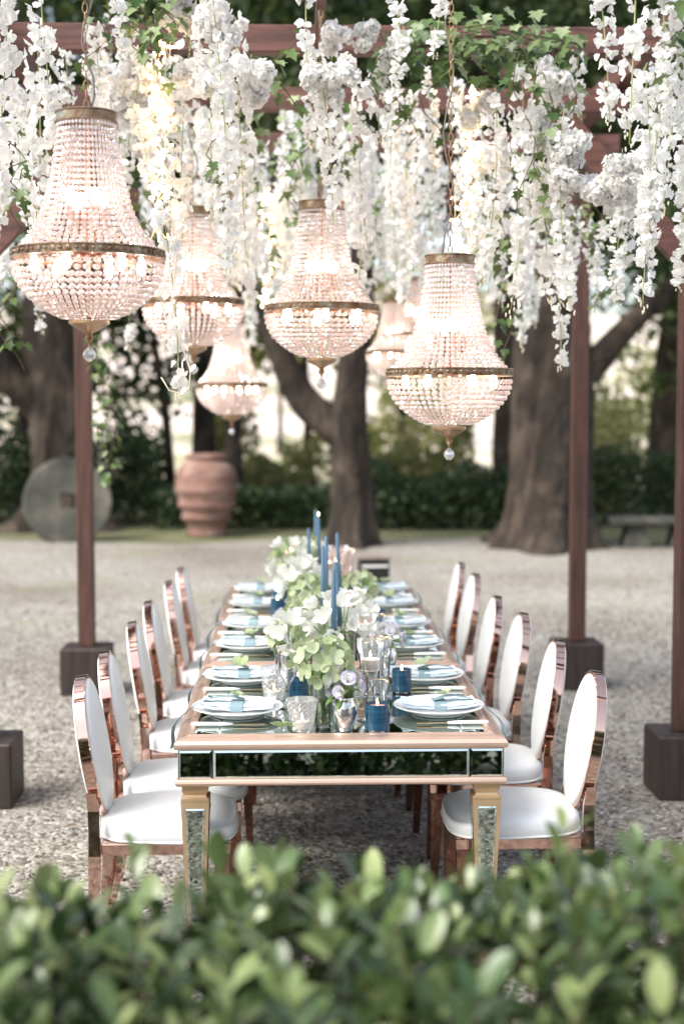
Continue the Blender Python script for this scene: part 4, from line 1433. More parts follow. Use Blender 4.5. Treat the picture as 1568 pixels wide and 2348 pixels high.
# ------------------------------------------------------------------ chairs (local +x is the sitter's front)
def make_chair():
    root = empty('dining_chair', (0, 0, 0))
    # seat cushion
    n = 36
    vs, fs = [], []
    def outline(e, k):
        x = .222 * math.copysign(abs(math.cos(e)) ** .55, math.cos(e))
        y = (.205 + .02 * x / .22) * math.copysign(abs(math.sin(e)) ** .55, math.sin(e))
        return x * k, y * k
    lv = [(.97, .402), (1.0, .41), (1.005, .43), (.995, .447), (.965, .459), (.88, .469), (.68, .475), (.35, .479), (.05, .480)]
    for k, z in lv:
        for i in range(n):
            x, y = outline(2 * PI * i / n, k)
            zz = z - (.02 * max(0, x / .22) ** 2 if z > .45 else 0)
            vs.append((x, y, zz))
    for r in range(len(lv) - 1):
        for i in range(n):
            j = (i + 1) % n
            fs.append((r * n + i, r * n + j, (r + 1) * n + j, (r + 1) * n + i))
    fs += [tuple(range(n - 1, -1, -1)), tuple(range((len(lv) - 1) * n, len(lv) * n))]
    MB().add(vs, fs).obj('seat', M['leather'], root, True)
    pp = []
    for i in range(48):
        x, y = outline(2 * PI * i / 48, 1.0)
        pp.append((x, y, .405))
    MB().tube(pp + pp[:1], .0045, 6, caps=False).obj('piping', M['leather'], root, True)
    # seat rails
    rl = MB()
    rl.box(-.205, .205, -.193, -.168, .362, .3995, bev=.003)
    rl.box(-.205, .205, .168, .193, .362, .3995, bev=.003)
    rl.box(.183, .205, -.167, .167, .362, .3995, bev=.003)
    rl.box(-.205, -.183, -.167, .167, .362, .3995, bev=.003)
    rl.obj('seat_frame', M['rose'], root)
    # back: an oval hoop, leaning backwards
    rake = Matrix.Translation((-.215, 0, .44)) @ Matrix.Rotation(R(-9), 4, 'Y')
    a, b_ = .178, .238
    hp = MB()
    seg = 56
    sec = [(-.016, -.002), (.016, -.002), (.018, .0), (.018, .012), (.016, .014), (-.016, .014), (-.018, .012), (-.018, .0)]
    vs, fs = [], []
    for i in range(seg):
        e = 2 * PI * i / seg
        c, s_ = math.cos(e), math.sin(e)
        for (dx, dr) in sec:
            vs.append((dx, (a - .015 + dr) * c, (b_ - .015 + dr) * s_ + b_))
    m = len(sec)
    for i in range(seg):
        for j in range(m):
            fs.append((i * m + j, i * m + (j + 1) % m, ((i + 1) % seg) * m + (j + 1) % m, ((i + 1) % seg) * m + j))
    hp.add(vs, fs, 0, rake)
    hp.obj('back_frame', M['rose'], root, True, 35)
    for (nm, sgn, prof) in (('backrest', 1, [(1.0, .010), (1.0, .019), (.98, .024), (.93, .028), (.8, .034), (.5, .038), (.2, .039), (.02, .039)]),
                            ('back_panel', -1, [(1.0, .010), (1.0, .021), (.97, .025), (.85, .029), (.5, .032), (.02, .033)])):
        vs, fs = [], []
        for k, d in prof:
            for i in range(40):
                e = 2 * PI * i / 40
                vs.append((sgn * d, (a - .014) * k * math.cos(e), (b_ - .014) * k * math.sin(e) + b_))
        for r in range(len(prof) - 1):
            for i in range(40):
                j = (i + 1) % 40
                q = (r * 40 + i, r * 40 + j, (r + 1) * 40 + j, (r + 1) * 40 + i)
                fs.append(q if sgn > 0 else q[::-1])
        fs.append(tuple(range((len(prof) - 1) * 40, len(prof) * 40)))
        MB().add(vs, fs, 0, rake).obj(nm, M['leather'], root, True)
    # legs
    for sy in (-1, 1):
        lg = MB()
        fx, fy = .178, sy * .166
        def sq(x, y, z, w, d):
            return [(x - w, y - d, z), (x + w, y - d, z), (x + w, y + d, z), (x - w, y + d, z)]
        def loft(mb_, rings):
            vs = [p for r in rings for p in r]
            fs = [(3, 2, 1, 0), tuple(len(rings) * 4 - 4 + i for i in range(4))]
            for r in range(len(rings) - 1):
                for i in range(4):
                    j = (i + 1) % 4
                    fs.append((r * 4 + i, r * 4 + j, r * 4 + 4 + j, r * 4 + 4 + i))
            mb_.add(vs, fs)
        loft(lg, [sq(fx + .012, fy, 0, .013, .013), sq(fx + .006, fy, .15, .017, .017), sq(fx, fy, .32, .023, .023), sq(fx, fy, .3615, .024, .024)])
        lg.obj('leg', M['rose_leg'], root)
        lr = MB()
        loft(lr, [sq(-.262, sy * .172, 0, .014, .013), sq(-.232, sy * .172, .18, .017, .015), sq(-.226, sy * .184, .36, .020, .013), sq(-.228, sy * .176, .42, .018, .011), sq(-.232, sy * .163, .50, .018, .008), sq(-.240, sy * .169, .56, .016, .004)])
        lr.obj('leg', M['rose'], root)
    return root


chair = make_chair()
ORD = ['nearest', 'second', 'third', 'fourth', 'fifth', 'farthest']
GRP_C = 'white oval backed chairs along the tables'
first = True
for side, ysl in ((-1, [4.67, 5.14, 5.86, 6.47, 7.23, 7.81]), (1, [4.69, 5.35, 6.04, 6.59, 7.47, 8.02])):
    for i, y in enumerate(ysl):
        sn = 'left' if side < 0 else 'right'
        lab = f'{ORD[i]} white oval back chair on the {sn} side of the tables'
        x = TX + .008 + side * (.562 + random.uniform(-.008, .008) - ([0, 0, .03, .035, .05, .06] if side < 0 else [0, 0, .02, .05, .04, .06])[i])
        rz = (0 if side < 0 else PI) + random.uniform(-.055, .055)
        if first:
            o = chair
            o.location = (x, y, 0)
            o.rotation_euler = (0, 0, rz)
            first = False
        else:
            o = dup(chair, (x, y, 0), rz)
        tag(o, lab, 'chair', GRP_C)

# ------------------------------------------------------------------ place settings
plate_me = MB().lathe([(.0, .004), (.082, .004), (.084, 0), (.088, 0), (.090, .006), (.120, .014), (.150, .026), (.1535, .029), (.152, .031), (.120, .019), (.092, .011), (.0, .009)], 56).mesh('plate', M['china'], True, 50)


def make_napkin(sd=1):
    mb_ = MB()
    for lz, dx, dy in ((0, 0, 0), (.0098, .004, .003)):
        n = 14
        vs, fs = [], []
        for k in range(n + 1):
            x = -.122 + .244 * k / n
            zc = .012 + lz + .010 * (abs(x) / .122) ** 2.4 + .0012 * math.sin(k * 1.9 + lz * 200)
            hw = .047 - .002 * math.sin(k * .8 + lz * 90)
            for (yy, zz) in ((-hw, .0005), (-hw - .003, .005), (-hw, .0092), (0, .0098), (hw, .0092), (hw + .003, .005), (hw, .0005)):
                vs.append((x + dx, yy + dy, zc + zz))
        m = 7
        for k in range(n):
            for j in range(m):
                fs.append((k * m + j, k * m + (j + 1) % m, (k + 1) * m + (j + 1) % m, (k + 1) * m + j))
        fs += [tuple(range(m - 1, -1, -1)), tuple(n * m + j for j in range(m))]
        mb_.add(vs, fs)
    nap = mb_.obj('napkin', M['napkin'], None, True, 50)
    rb = MB()
    hw, z0, z1 = .0535, .0105, .0345
    loop = [(0, -hw, z0), (0, -hw - .001, (z0 + z1) / 2), (0, -hw + .004, z1 - .002), (0, 0, z1 + .001), (0, hw - .004, z1 - .002), (0, hw + .001, (z0 + z1) / 2), (0, hw, z0)]
    rb.strip(loop, (.021, 0, 0), .0014)
    tail = [(.02, .012, .040), (-.015, .010, .050), (-.05, .004, .051), (-.09, -.010 * sd, .046), (-.125, -.030 * sd, .038), (-.150, -.055 * sd, .024), (-.168, -.080 * sd, .008), (-.185, -.100 * sd, -.004), (-.199, -.112 * sd, -.026), (-.202, -.120 * sd, -.05), (-.199, -.124 * sd, -.075), (-.204, -.127 * sd, -.095)]
    rb.strip(tail, (.004, .015 * sd, .0), .0012)
    rb.obj('ribbon', M['ribbon'], nap, True, 60)
    return nap


def make_cutlery(kind):
    root = empty(kind, (0, 0, 0))
    MB().tube([(-.135, 0, .007), (-.125, 0, .0072), (-.03, 0, .0068), (.0, 0, .006)], [.004, .0072, .006, .0042], 8).obj('handle', M['handle'], root, True)
    g = MB()
    if kind == 'fork':
        g.box(.001, .05, -.0025, .0025, .0045, .0075)
        g.box(.05, .062, -.010, .010, .0045, .0068)
        for y in (-.0085, -.0028, .0028, .0085):
            g.box(.062, .10, y - .0013, y + .0013, .005, .0066)
    else:
        g.add([(.001, -.004, .004), (.07, -.008, .004), (.10, -.006, .004), (.112, .002, .004), (.09, .008, .004), (.001, .004, .004),
               (.001, -.004, .0062), (.07, -.008, .0055), (.10, -.006, .0055), (.112, .002, .0055), (.09, .008, .0062), (.001, .004, .0062)],
              [(5, 4, 3, 2, 1, 0), (6, 7, 8, 9, 10, 11), (0, 1, 7, 6), (1, 2, 8, 7), (2, 3, 9, 8), (3, 4, 10, 9), (4, 5, 11, 10), (5, 0, 6, 11)])
    g.obj('tines' if kind == 'fork' else 'blade', M['gold'], root)
    return root


def petal_round(w=.5, cup=.12):
    """A broad rounded petal, y outward."""
    rows = [(0, .12, 0), (.3, .75, .02), (.62, 1.0, .06), (.86, .78, .11), (1.0, .3, .12)]
    v, f = [], []
    for t, ww, z in rows:
        v += [(-w * ww, t, z * cup / .12 + .05 * ww), (0, t, z * cup / .12), (w * ww, t, z * cup / .12 + .05 * ww)]
    for i in range(len(rows) - 1):
        a = 3 * i
        f += [(a, a + 1, a + 4, a + 3), (a + 1, a + 2, a + 5, a + 4)]
    return np.array(v, float), np.array(f)


def floret_mesh(name, np_, size, mat, up=.35, w=.5):
    pv, pf = petal_round(w)
    Vs, Fs, off = [], [], 0
    for k in range(np_):
        a = 2 * PI * k / np_ + random.uniform(-.15, .15)
        Y = np.array([[math.cos(a), math.sin(a), up * random.uniform(.5, 1.2)]])
        V, F = scatter(pv, pf, frame(Y) * size * random.uniform(.9, 1.1), np.zeros((1, 3)))
        Vs.append(V); Fs.append(F + off); off += len(V)
    return arr_mesh(name, np.concatenate(Vs), np.concatenate(Fs), mat, True)


FLO = [floret_mesh('floret', 4, .033, M['hyd'], u, .46) for u in (.25, .5, .8)]
LIL = [floret_mesh('bloom', 6, .05, M['petal_cream'], u, .3) for u in (.9, 1.4)]

nap0, nap1 = make_napkin(1), make_napkin(-1)
fork0, knife0 = make_cutlery('fork'), make_cutlery('knife')
first = True
for side, ysl in ((-1, [4.72, 5.29, 6.0, 6.57, 7.26, 7.83]), (1, [4.72, 5.29, 6.0, 6.57, 7.26, 7.83])):
    sn = 'left' if side < 0 else 'right'
    for i, y in enumerate(ysl):
        x = TX + side * .338
        rz = (0 if side < 0 else PI) + random.uniform(-.04, .04)
        ct, st_ = math.cos(rz), math.sin(rz)
        loc = lambda dx, dy, z: (x + dx * ct - dy * st_, y + dx * st_ + dy * ct, z)
        where = f'at the {ORD[i]} place on the {sn} side'
        p = link('plate', plate_me, None, (x, y, TZ + .0005))
        tag(p, f'white plate under the folded blue napkin {where}', 'plate', 'white plates on the mirrored tables')
        if first:
            fk, kn = fork0, knife0
            first = False
        else:
            fk, kn = dup(fork0), dup(knife0)
        nk = nap0 if side < 0 else nap1
        if i:
            nk = dup(nk)
        for o_, dx, dy, z in ((nk, 0, random.uniform(-.01, .01), TZ + .0095), (kn, random.uniform(-.02, .0), -.178, TZ), (fk, random.uniform(-.02, .0), .178, TZ)):
            o_.location = loc(dx, dy, z)
            o_.rotation_euler = (0, 0, rz + random.uniform(-.05, .05))
        tag(nk, f'folded pale blue ribboned napkin {where}', 'napkin', 'blue napkins on the plates')
        tag(kn, f'gold knife with white handle {where}', 'knife', 'white and gold cutlery')
        tag(fk, f'gold fork with white handle {where}', 'fork', 'white and gold cutlery')
        f_ = link('hydrangea_floret', random.choice(FLO), None, loc(random.uniform(-.02, .01), random.uniform(0, .02), TZ + .062), (random.uniform(-.2, .4), random.uniform(-.3, .3), random.uniform(0, 6)), random.uniform(1.0, 1.35))
        tag(f_, f'pale green floret lying on the napkin {where}', 'flower', 'green florets on the napkins')

# ------------------------------------------------------------------ centrepieces
def xw(u, y):
    return at(u, 1500, y).x


def glassware(name, prof, mat, x, y, label, cat, seg=28, rim=None, group=None, flat=False, z=TZ):
    root = empty(name, (x, y, z))
    MB().lathe(prof, seg, caps=False).obj('body', M[mat], root, not flat)
    if rim:
        r, zz = rim
        MB().lathe([(r - .0012, zz), (r + .0012, zz + .0002), (r + .0012, zz + .0025), (r - .0012, zz + .0025), (r - .0012, zz)], 28, caps=False).obj('gold_rim', M['gold'], root, True)
    tag(root, label, cat, group)
    return root


def candle_in(root, r, h, z0, mat='white_wax'):
    c = MB().lathe([(r, z0), (r, z0 + h), (r * .9, z0 + h - .002), (0.001, z0 + h - .004)], 18).obj('wax', M[mat], root, True, 40)
    MB().lathe([(.0008, z0 + h - .004), (.0008, z0 + h + .006)], 5).obj('wick', M['cable'], root)
    MB().lathe([(.0005, z0 + h + .004), (.0038, z0 + h + .011), (.0032, z0 + h + .017), (.0005, z0 + h + .028)], 8).obj('flame', M['flame'], root, True)


def cut_tumbler(x, y, r, h, label):
    root = empty('cut_glass_tumbler', (x, y, TZ))
    rows, seg = 13, 26
    prof = [(r * .70 + r * .30 * k / (rows - 1), .006 + (h - .006) * k / (rows - 1)) for k in range(rows)]
    MB().lathe([(r * .62, 0), (r * .68, .003)] + prof, seg, caps=True, jit=lambda i, k: 1 + (.022 if (i + k) % 2 else -.022)).obj('body', M['cut_glass'], root)
    candle_in(root, .020, .022, .008)
    tag(root, label, 'candle holder', 'diamond cut candle tumblers')


cut_tumbler(xw(692, 4.47), 4.47, .051, .102, 'diamond cut glass tumbler with a lit candle at the table front')
cut_tumbler(xw(628, 4.95), 4.95, .050, .118, 'diamond cut glass tumbler beside the second left plate')
cut_tumbler(xw(655, 6.1), 6.1, .045, .10, 'diamond cut glass tumbler beside the third left plate')


def blue_votive(x, y, r, h, label):
    root = empty('blue_candle', (x, y, TZ))
    MB().lathe([(r * .93, .0005), (r * .97, .002), (r * .97, .006), (r * .9, .0062)], 28).obj('glass_base', M['glass'], root, True)
    MB().lathe([(r * .985, .0065), (r, .010), (r, h), (r * .96, h + .001), (r * .95, h - .006), (r * .95, h - .0105)], 36, caps=False).obj('glass', M['blue_glass'], root, True, 40)
    candle_in(root, r * .935, h - .02, .010, 'pink_wax')
    tag(root, label, 'candle', 'blue glass candles on the tables')


blue_votive(xw(865, 4.46), 4.46, .039, .088, 'blue glass candle closest to the front edge of the table')
blue_votive(xw(921, 5.07), 5.07, .035, .084, 'blue glass candle beside the second right napkin')
blue_votive(xw(682, 4.98), 4.98, .035, .084, 'blue glass candle seen behind the wine glass stem')
blue_votive(xw(640, 7.35), 7.35, .036, .084, 'blue glass candle beside the far left plates, farther of two')
blue_votive(xw(637, 6.95), 6.95, .036, .084, 'blue glass candle beside the far left plates, closer of two')
blue_votive(xw(866, 6.55), 6.55, .036, .084, 'blue glass candle beside the fourth right plate')


def footed_candle(x, y, h, label, mat='glass', cw=.038):
    b0 = h * .60
    prof = [(.040, 0), (.041, .003), (.030, .010), (.014, .022), (.010, .05), (.016, b0 * .45), (.010, b0 * .55), (.013, b0 * .75), (.009, b0 * .92), (.020, b0), (cw * .85, b0 + .02), (cw * .95, b0 + (h - b0) * .6), (cw * 1.15, h)]
    root = empty('footed_candle_glass', (x, y, TZ))
    MB().lathe(prof, 18, caps=False, jit=lambda i, k: 1 + (.04 if i % 2 else -.02)).obj('body', M[mat], root, True)
    candle_in(root, cw * .80, .036, b0 + .014)
    tag(root, label, 'candle holder', 'footed candle glasses')


footed_candle(xw(849, 4.62), 4.62, .255, 'tall footed glass with a lit white candle behind the front blue candle')
footed_candle(xw(838, 5.5), 5.5, .22, 'footed glass with a lit candle behind the white lilies', 'glass_rose')
footed_candle(xw(770, 7.5), 7.5, .25, 'rose footed glass with a lit candle among the far taper candles', 'glass_rose', .045)
footed_candle(xw(668, 8.0), 8.0, .26, 'rose footed glass with a lit candle at the far left of the flowers', 'glass_rose', .045)
footed_candle(xw(776, 7.9), 7.9, .25, 'rose footed glass with a lit candle near the black box', 'glass_rose', .05)


def goblet(x, y, h, r, label, mat='glass', rim=True):
    prof = [(.034, 0), (.035, .002), (.02, .006), (.005, .014), (.0042, h * .42), (.008, h * .46), (r * .7, h * .55), (r * .98, h * .72), (r, h)]
    glassware('wine_glass', prof, mat, x, y, label, 'wine glass', rim=(r, h) if rim else None, group='gold rimmed glasses on the tables')


def tall_glass(x, y, h, r, label, mat='glass'):
    prof = [(r * .62, 0), (r * .66, .006), (r * .58, .014), (r * .60, .03), (r * .72, h * .55), (r * .9, h * .85), (r * 1.05, h)]
    root = empty('fluted_glass', (x, y, TZ))
    MB().lathe(prof, 16, caps=False, jit=lambda i, k: 1 + (.03 if i % 2 else -.02)).obj('body', M[mat], root, True)
    MB().lathe([(r * 1.05 - .001, h), (r * 1.05 + .0012, h), (r * 1.05 + .0012, h + .0025), (r * 1.05 - .001, h + .0025), (r * 1.05 - .001, h)], 24, caps=False).obj('gold_rim', M['gold'], root, True)
    tag(root, label, 'glass', 'gold rimmed glasses on the tables')


goblet(xw(662, 4.82), 4.82, .19, .036, 'clear gold rimmed wine glass left of the front hydrangea')
goblet(xw(655, 5.4), 5.4, .18, .036, 'clear gold rimmed wine glass by the second left plate')
goblet(xw(690, 6.3), 6.3, .19, .036, 'clear gold rimmed wine glass by the third left plate')
goblet(xw(848, 5.05), 5.05, .19, .045, 'wide gold rimmed wine glass behind the tall footed candle')
goblet(xw(838, 6.0), 6.0, .19, .038, 'rose tinted wine glass by the third right plate', 'glass_rose')
tall_glass(xw(880, 4.95), 4.95, .215, .030, 'tall fluted glass beside the second blue candle')
tall_glass(xw(866, 5.3), 5.3, .16, .032, 'short fluted glass behind the tall fluted one')
tall_glass(xw(868, 5.95), 5.95, .15, .032, 'fluted glass beside the third right plate')
tall_glass(xw(794, 8.0), 8.0, .22, .05, 'rose fluted glass beside the black box', 'glass_rose')
tall_glass(xw(700, 7.0), 7.0, .16, .04, 'rose fluted glass among the far white tulips', 'glass_rose')
tall_glass(xw(870, 4.66), 4.66, .12, .03, 'small fluted glass right of the tall footed candle')


def taper(x, y, ztop, zbase, label, lean=(0, 0), lit=False):
    root = empty('taper_candle', (x, y, TZ))
    hb = zbase - TZ
    MB().lathe([(.036, 0), (.037, .004), (.02, .010), (.007, .02), (.006, hb * .5), (.010, hb * .6), (.006, hb * .75), (.012, hb * .9), (.016, hb), (.0165, hb + .024)], 20, caps=False).obj('glass_holder', M['glass'], root, True)
    top = ztop - TZ
    lx, ly = lean
    MB().tube([(0, 0, hb + .004), (lx * .5, ly * .5, (hb + top) / 2), (lx, ly, top - .006), (lx, ly, top)], [.0105, .0095, .0068, .003], 12).obj('wax', M['blue_wax'], root, True)
    MB().tube([(lx, ly, top), (lx + .001, ly, top + .009)], .0007, 5).obj('wick', M['cable'], root)
    if lit:
        MB().lathe([(.0005, 0), (.0034, .006), (.0028, .012), (.0005, .02)], 8, mat=Matrix.Translation((lx, ly, top + .003))).obj('flame', M['flame'], root, True)
    tag(root, label, 'candle', 'blue taper candles along the tables')


taper(xw(765, 5.0), 5.0, 1.224, .98, 'blue taper candle closest to the camera, above the front hydrangea')
taper(xw(780, 5.18), 5.18, 1.228, .985, 'blue taper candle leaning just behind the closest one', (-.018, 0))
taper(xw(741, 5.62), 5.62, 1.242, .99, 'blue taper candle with dripped wax left of the closest pair')
taper(xw(748, 5.9), 5.9, 1.256, .99, 'blue taper candle right behind the dripped one')
taper(xw(778, 6.25), 6.25, 1.238, .97, 'blue taper candle with a glowing wick right of the row', (-.01, 0))
taper(xw(708, 6.95), 6.95, 1.198, .98, 'blue taper candle standing alone at the left of the flowers')
taper(xw(724, 7.65), 7.65, 1.238, .98, 'tallest looking far blue taper candle')
taper(xw(733, 7.3), 7.3, 1.228, .98, 'far blue taper candle beside the tallest looking one', (-.006, 0), True)


def vase(x, y, h, r, label, mat='glass', kind='bud'):
    if kind == 'mercury':
        prof = [(.022, 0), (.028, .003), (.026, .012), (.036, .03), (.042, .055), (.038, .08), (.031, .092), (.034, .10), (.033, .101), (.030, .092)]
        prof = [(a * r / .042, b_ * h / .10) for a, b_ in prof]
        glassware('flower_vase', prof, mat, x, y, label, 'vase', seg=18, group='flower vases down the middle of the tables')
    else:
        prof = [(.001, .004), (r * .75, .003), (r * .8, 0), (r * .82, .004), (r * .80, h * .5), (r * 1.0, h * .9), (r * 1.08, h)]
        glassware('flower_vase', prof, mat, x, y, label, 'vase', group='flower vases down the middle of the tables')


STEM_LEAF = leaf_fine(.18, .2)


def bouquet(kind, x, y, zc, r, label, zbase=None, n=26, flat=1.0):
    """Flower heads over a bunch of stems; every bloom is an object of its own."""
    root = empty('bouquet', (x, y, zbase or TZ + .008))
    zc = zc - (zbase or TZ + .008)
    st = MB()
    pool = {'hydrangea': FLO, 'lily': LIL, 'mixed': FLO + LIL, 'lisianthus': LIS}[kind]
    nm = {'hydrangea': 'floret', 'lily': 'bloom', 'mixed': 'bloom', 'lisianthus': 'bloom'}[kind]
    for k in range(n):
        # even directions on a ball, the underside left out
        ph = PI * (3 - math.sqrt(5)) * k
        z = 1 - 1.45 * (k + .5) / n
        rr = math.sqrt(max(0, 1 - z * z))
        d = Vector((rr * math.cos(ph), rr * math.sin(ph), z * flat))
        p = d * r * random.uniform(.82, 1.08) + Vector((0, 0, zc))
        q = d.to_track_quat('Z', 'Y') @ Euler((0, 0, random.uniform(0, 6))).to_quaternion()
        s_ = random.uniform(.85, 1.15)
        if kind == 'lisianthus':
            s_ *= r / .052
        link(nm, random.choice(pool), root, p, q.to_euler(), s_)
        if k % 3 == 0:
            st.tube([p, Vector((p.x * .3, p.y * .3, zc - r * .7)), Vector((random.uniform(-.012, .012), random.uniform(-.012, .012), 0.0))], .0024, 5)
    st.obj('stem', M['stem_green'], root, True)
    nl = 10
    d = RNG.normal(size=(nl, 3)); d[:, 2] = RNG.uniform(-.6, .5, nl)
    V, F = scatter(STEM_LEAF[0], STEM_LEAF[1], frame(d) * RNG.uniform(.05, .085, nl)[:, None, None], np.tile([0, 0, zc - .2 * r], (nl, 1)))
    link('foliage', arr_mesh('foliage', V, F, M['stem_green'], True), root)
    tag(root, label, 'flowers', 'flower bouquets down the middle of the tables')


def lisianthus_mesh():
    pv, pf = petal_round(.62)
    Vs, Fs, Ms, off = [], [], [], 0
    for ring, (np_, up, size) in enumerate(((4, 2.4, .020), (6, 1.2, .026), (7, .5, .030))):
        for k in range(np_):
            a = 2 * PI * (k + .5 * ring) / np_
            Y = np.array([[math.cos(a), math.sin(a), up]])
            V, F = scatter(pv, pf, frame(Y, np.array([[-math.cos(a), -math.sin(a), .8]])) * size * random.uniform(.9, 1.1), np.zeros((1, 3)))
            Vs.append(V); Fs.append(F + off); off += len(V)
            Ms += [0] * (len(F) - 2) + [1, 1]
    return arr_mesh('bloom', np.concatenate(Vs), np.concatenate(Fs), [M['petal'], M['purple']], True, np.array(Ms))


LIS = [lisianthus_mesh() for _ in range(3)]

x, y = xw(741, 4.50), 4.50
vase(x, y, .150, .032, 'clear glass vase holding the front green hydrangea')
bouquet('hydrangea', x + .005, y + .02, .965, .088, 'big pale green hydrangea bouquet at the table front', n=30)
x, y = xw(790, 4.47), 4.47
vase(x, y, .108, .040, 'small mercury glass vase with the white and purple blooms', 'mercury', 'mercury')
bouquet('lisianthus', x + .005, y, .905, .050, 'ruffled white lisianthus with purple edges in the mercury vase', n=10, zbase=TZ + .03)
x, y = xw(775, 5.1), 5.1
vase(x, y, .17, .035, 'clear glass vase under the white lilies')
bouquet('lily', x, y, 1.0, .10, 'white lilies around the closest taper candle', n=20)
x, y = xw(648, 4.98), 5.12
vase(x, y, .15, .032, 'clear glass vase left of the closest taper candle')
bouquet('mixed', x + .03, y, .955, .07, 'white and green blooms left of the closest taper candle', n=18)
x, y = xw(700, 5.45), 5.45
vase(x, y, .15, .034, 'clear glass vase behind the lilies, on the left')
bouquet('hydrangea', x, y, .965, .075, 'green hydrangea behind the lilies, left of the dripped taper', n=24)
x, y = xw(905, 5.35), 5.45
vase(x - .02, y, .10, .036, 'low glass vase with white and purple blooms beside the right plates', 'mercury', 'mercury')
bouquet('lisianthus', x - .02, y, .895, .050, 'white and purple lisianthus beside the second right plate', n=10, zbase=TZ + .03)
x, y = xw(648, 5.75), 5.8
vase(x, y, .10, .036, 'low glass vase with white and purple blooms beside the left plates', 'mercury', 'mercury')
bouquet('lisianthus', x + .02, y, .905, .052, 'white and purple lisianthus beside the third left plate', n=10, zbase=TZ + .03)
x, y = xw(715, 6.0), 6.05
vase(x, y, .15, .034, 'clear glass vase in the middle of the second table')
bouquet('hydrangea', x - .01, y, .985, .085, 'green hydrangea in the middle of the second table', n=26)
x, y = xw(800, 6.0), 5.8
vase(x, y, .15, .034, 'clear glass vase right of the middle taper candles')
bouquet('lily', x, y, .945, .07, 'white lilies right of the middle taper candles', n=12)
x, y = xw(690, 6.6), 6.6
vase(x, y, .16, .034, 'clear glass vase with white tulips on the second table')
bouquet('lily', x, y, .975, .085, 'white tulips left of the far taper candles', n=18)
x, y = xw(826, 6.75), 6.75
vase(x, y, .12, .068, 'wide rose glass vase with green leafy flowers', 'glass_rose')
bouquet('hydrangea', x, y, .925, .075, 'green leafy flowers in the wide rose vase', n=24)
x, y = xw(672, 7.3), 7.3
vase(x, y, .16, .036, 'clear glass vase on the far table')
bouquet('mixed', x, y, 1.0, .10, 'white and green bouquet on the far table', n=28)
x, y = xw(720, 7.5), 7.55
vase(x, y, .16, .036, 'clear glass vase by the tallest looking taper')
bouquet('mixed', x - .02, y, 1.0, .08, 'white and green bouquet by the tallest looking taper', n=20)
# leaves lying on the glass at the front
for (u, v, s_) in ((645, 1682, 1.3), (668, 1686, 1.0)):
    p = at(u, v, 4.45)
    o = link('hydrangea_floret', random.choice(FLO), None, (p.x, 4.46, TZ + .012), (.2, .1, random.uniform(0, 6)), s_)
    tag(o, 'loose green floret on the front mirror pane, ' + ('larger' if s_ > 1.1 else 'smaller') + ' of two', 'flower', 'green florets on the front pane')

# ------------------------------------------------------------------ hedge in the foreground
HV, HF = leaf_fine(.24, .16)
HX0, HX1, HY0, HY1 = -1.5, 1.8, 1.74, 2.36


def hedge_top(x, y):
    return .905 + .135 * np.clip((x - .22) / .5, 0, 1) + .05 * np.clip((x - .62) / .3, 0, 1) + .045 * np.clip((-x - .12) / .3, 0, 1) + .02 * np.sin(x * 5.1 + 1) + .018 * np.sin(x * 11.3 + y * 4) - .03 * ((y - 2.0) / .3) ** 2


hr = empty('boxwood_hedge', ((HX0 + HX1) / 2, (HY0 + HY1) / 2, 0))
HO = np.array([(HX0 + HX1) / 2, (HY0 + HY1) / 2, 0])
Pl, Dl, Sl, Ul = [], [], [], []
tw = MB()
# leafy shoots over the top and down both faces
shoots = []
for k in range(660):
    x = random.uniform(HX0, HX1); y = random.uniform(HY0, HY1)
    z = float(hedge_top(x, y)) + random.uniform(-.13, .03)
    shoots.append((Vector((x, y, z)), Vector((random.uniform(-.45, .45), random.uniform(-.4, .4), 1)).normalized(), random.uniform(.06, .13)))
for k in range(60):
    x = random.uniform(HX0, HX1); y = random.uniform(HY0 + .1, HY1)
    z = float(hedge_top(x, y))
    shoots.append((Vector((x, y, z)), Vector((random.uniform(-.3, .3), random.uniform(-.25, .3), 1)).normalized(), random.uniform(.10, .19)))
for face in (0, 1):
    for k in range(420):
        x = random.uniform(HX0, HX1)
        z = random.uniform(.08, .98)
        y = HY0 + random.uniform(-.02, .06) if face == 0 else HY1 + random.uniform(-.06, .02)
        shoots.append((Vector((x, y, z)), Vector((random.uniform(-.6, .6), (-1 if face == 0 else 1), random.uniform(0, 1.1))).normalized(), random.uniform(.05, .11)))
for (b0, d, L) in shoots:
    e = b0 + d * L
    tw.tube([tuple(b0 - d * .12 - Vector(HO)), tuple(b0 - Vector(HO)), tuple(e - Vector(HO))], [.003, .0024, .0015], 4, caps=False)
    nl = int(L / .019) + 3
    for j in range(nl):
        t = (j + .5) / nl
        q = b0 + d * (L * (t * 1.15 - .15))
        an = j * 2.4 + random.uniform(-.4, .4)
        side = d.orthogonal().normalized()
        out = Matrix.Rotation(an, 3, d) @ side
        spread = 1.05 - .65 * t
        Y = out * spread + d * (.45 + .5 * t) + Vector((0, 0, random.uniform(-.1, .15)))
        Pl.append(q); Dl.append(Y); Ul.append(d * .8 + Vector((0, 0, .5)) - out * .3)
        Sl.append(random.uniform(.046, .08) * (1 - .25 * max(0, t - .8) * 5 * random.random()))
# fill of darker inner leaves
nf = 5200
xx = RNG.uniform(HX0, HX1, nf); yy = RNG.uniform(HY0 + .03, HY1 - .03, nf); zz = RNG.random(nf) * (hedge_top(xx, yy) - .05)
Pl = np.array([tuple(p) for p in Pl]); Dl = np.array([tuple(p) for p in Dl]); Ul = np.array([tuple(p) for p in Ul]); Sl = np.array(Sl)
Mx = frame(Dl, Ul) * Sl[:, None, None]
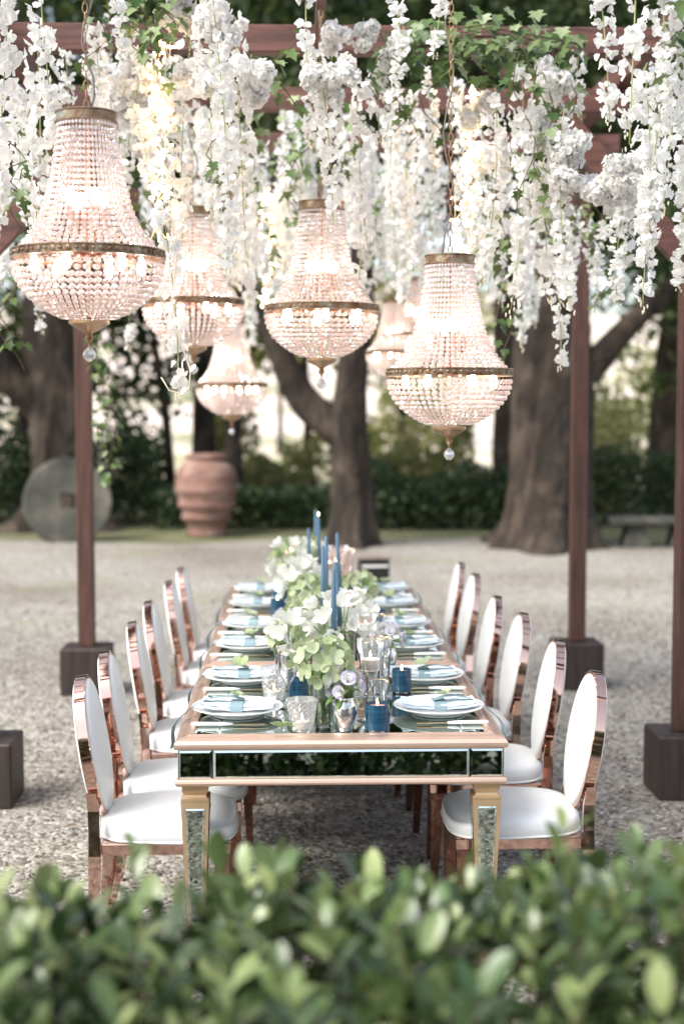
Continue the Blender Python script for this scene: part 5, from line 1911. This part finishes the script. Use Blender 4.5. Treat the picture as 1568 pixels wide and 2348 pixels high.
# the shoots that stand out above the hedge and nearest the eye: single leaves
score = Pl[:, 2] * 1.6 - np.abs(Pl[:, 0] - .2) * .12 + RNG.uniform(0, .25, len(Pl))
vis = (Pl[:, 0] > -.62) & (Pl[:, 0] < .95)
order = np.argsort(-(score + np.where(vis, 1, 0)))
single, rest = order[:290], order[290:]
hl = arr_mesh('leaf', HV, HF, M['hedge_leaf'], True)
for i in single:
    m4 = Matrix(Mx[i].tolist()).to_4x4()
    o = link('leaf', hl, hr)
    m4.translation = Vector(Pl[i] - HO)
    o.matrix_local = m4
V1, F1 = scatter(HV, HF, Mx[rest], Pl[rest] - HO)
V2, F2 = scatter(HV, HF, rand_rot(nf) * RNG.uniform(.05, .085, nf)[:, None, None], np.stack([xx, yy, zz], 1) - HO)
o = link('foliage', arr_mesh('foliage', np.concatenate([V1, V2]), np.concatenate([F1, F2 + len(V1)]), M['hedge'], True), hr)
o['kind'] = 'stuff'
for k in range(26):
    x = random.uniform(HX0, HX1) - HO[0]
    tw.tube([(x, random.uniform(-.1, .1), 0), (x + random.uniform(-.06, .06), random.uniform(-.15, .15), .45), (x + random.uniform(-.15, .15), random.uniform(-.2, .2), .85)], [.012, .009, .004], 5)
tw.obj('twig', M['twig'], hr)
tag(hr, 'clipped green hedge of glossy oval leaves in the foreground', 'hedge')

# every raceme, cluster, vine and light string gets its own place in the words
NTH = ['first', 'second', 'third', 'fourth', 'fifth', 'sixth', 'seventh', 'eighth', 'ninth', 'tenth', 'eleventh', 'twelfth', 'thirteenth', 'fourteenth', 'fifteenth', 'sixteenth', 'seventeenth', 'eighteenth', 'nineteenth', 'twentieth']
SHORT = {}
for o, u, kw, label, noun in LATER:
    SHORT.setdefault((label, kw, noun), []).append((u, o))
for (label, kw, noun), lst in SHORT.items():
    lst.sort(key=lambda q: q[0])
    where = label
    for head in ('white wisteria raceme ', 'round white blossom cluster ', 'ivy vine ', 'warm fairy light string '):
        where = where.replace(head, '')
    for i, (u, o) in enumerate(lst):
        o['label'] = (f'{NTH[i]} {kw} {noun} from the left ' if len(lst) > 1 else f'{kw} {noun} ') + where
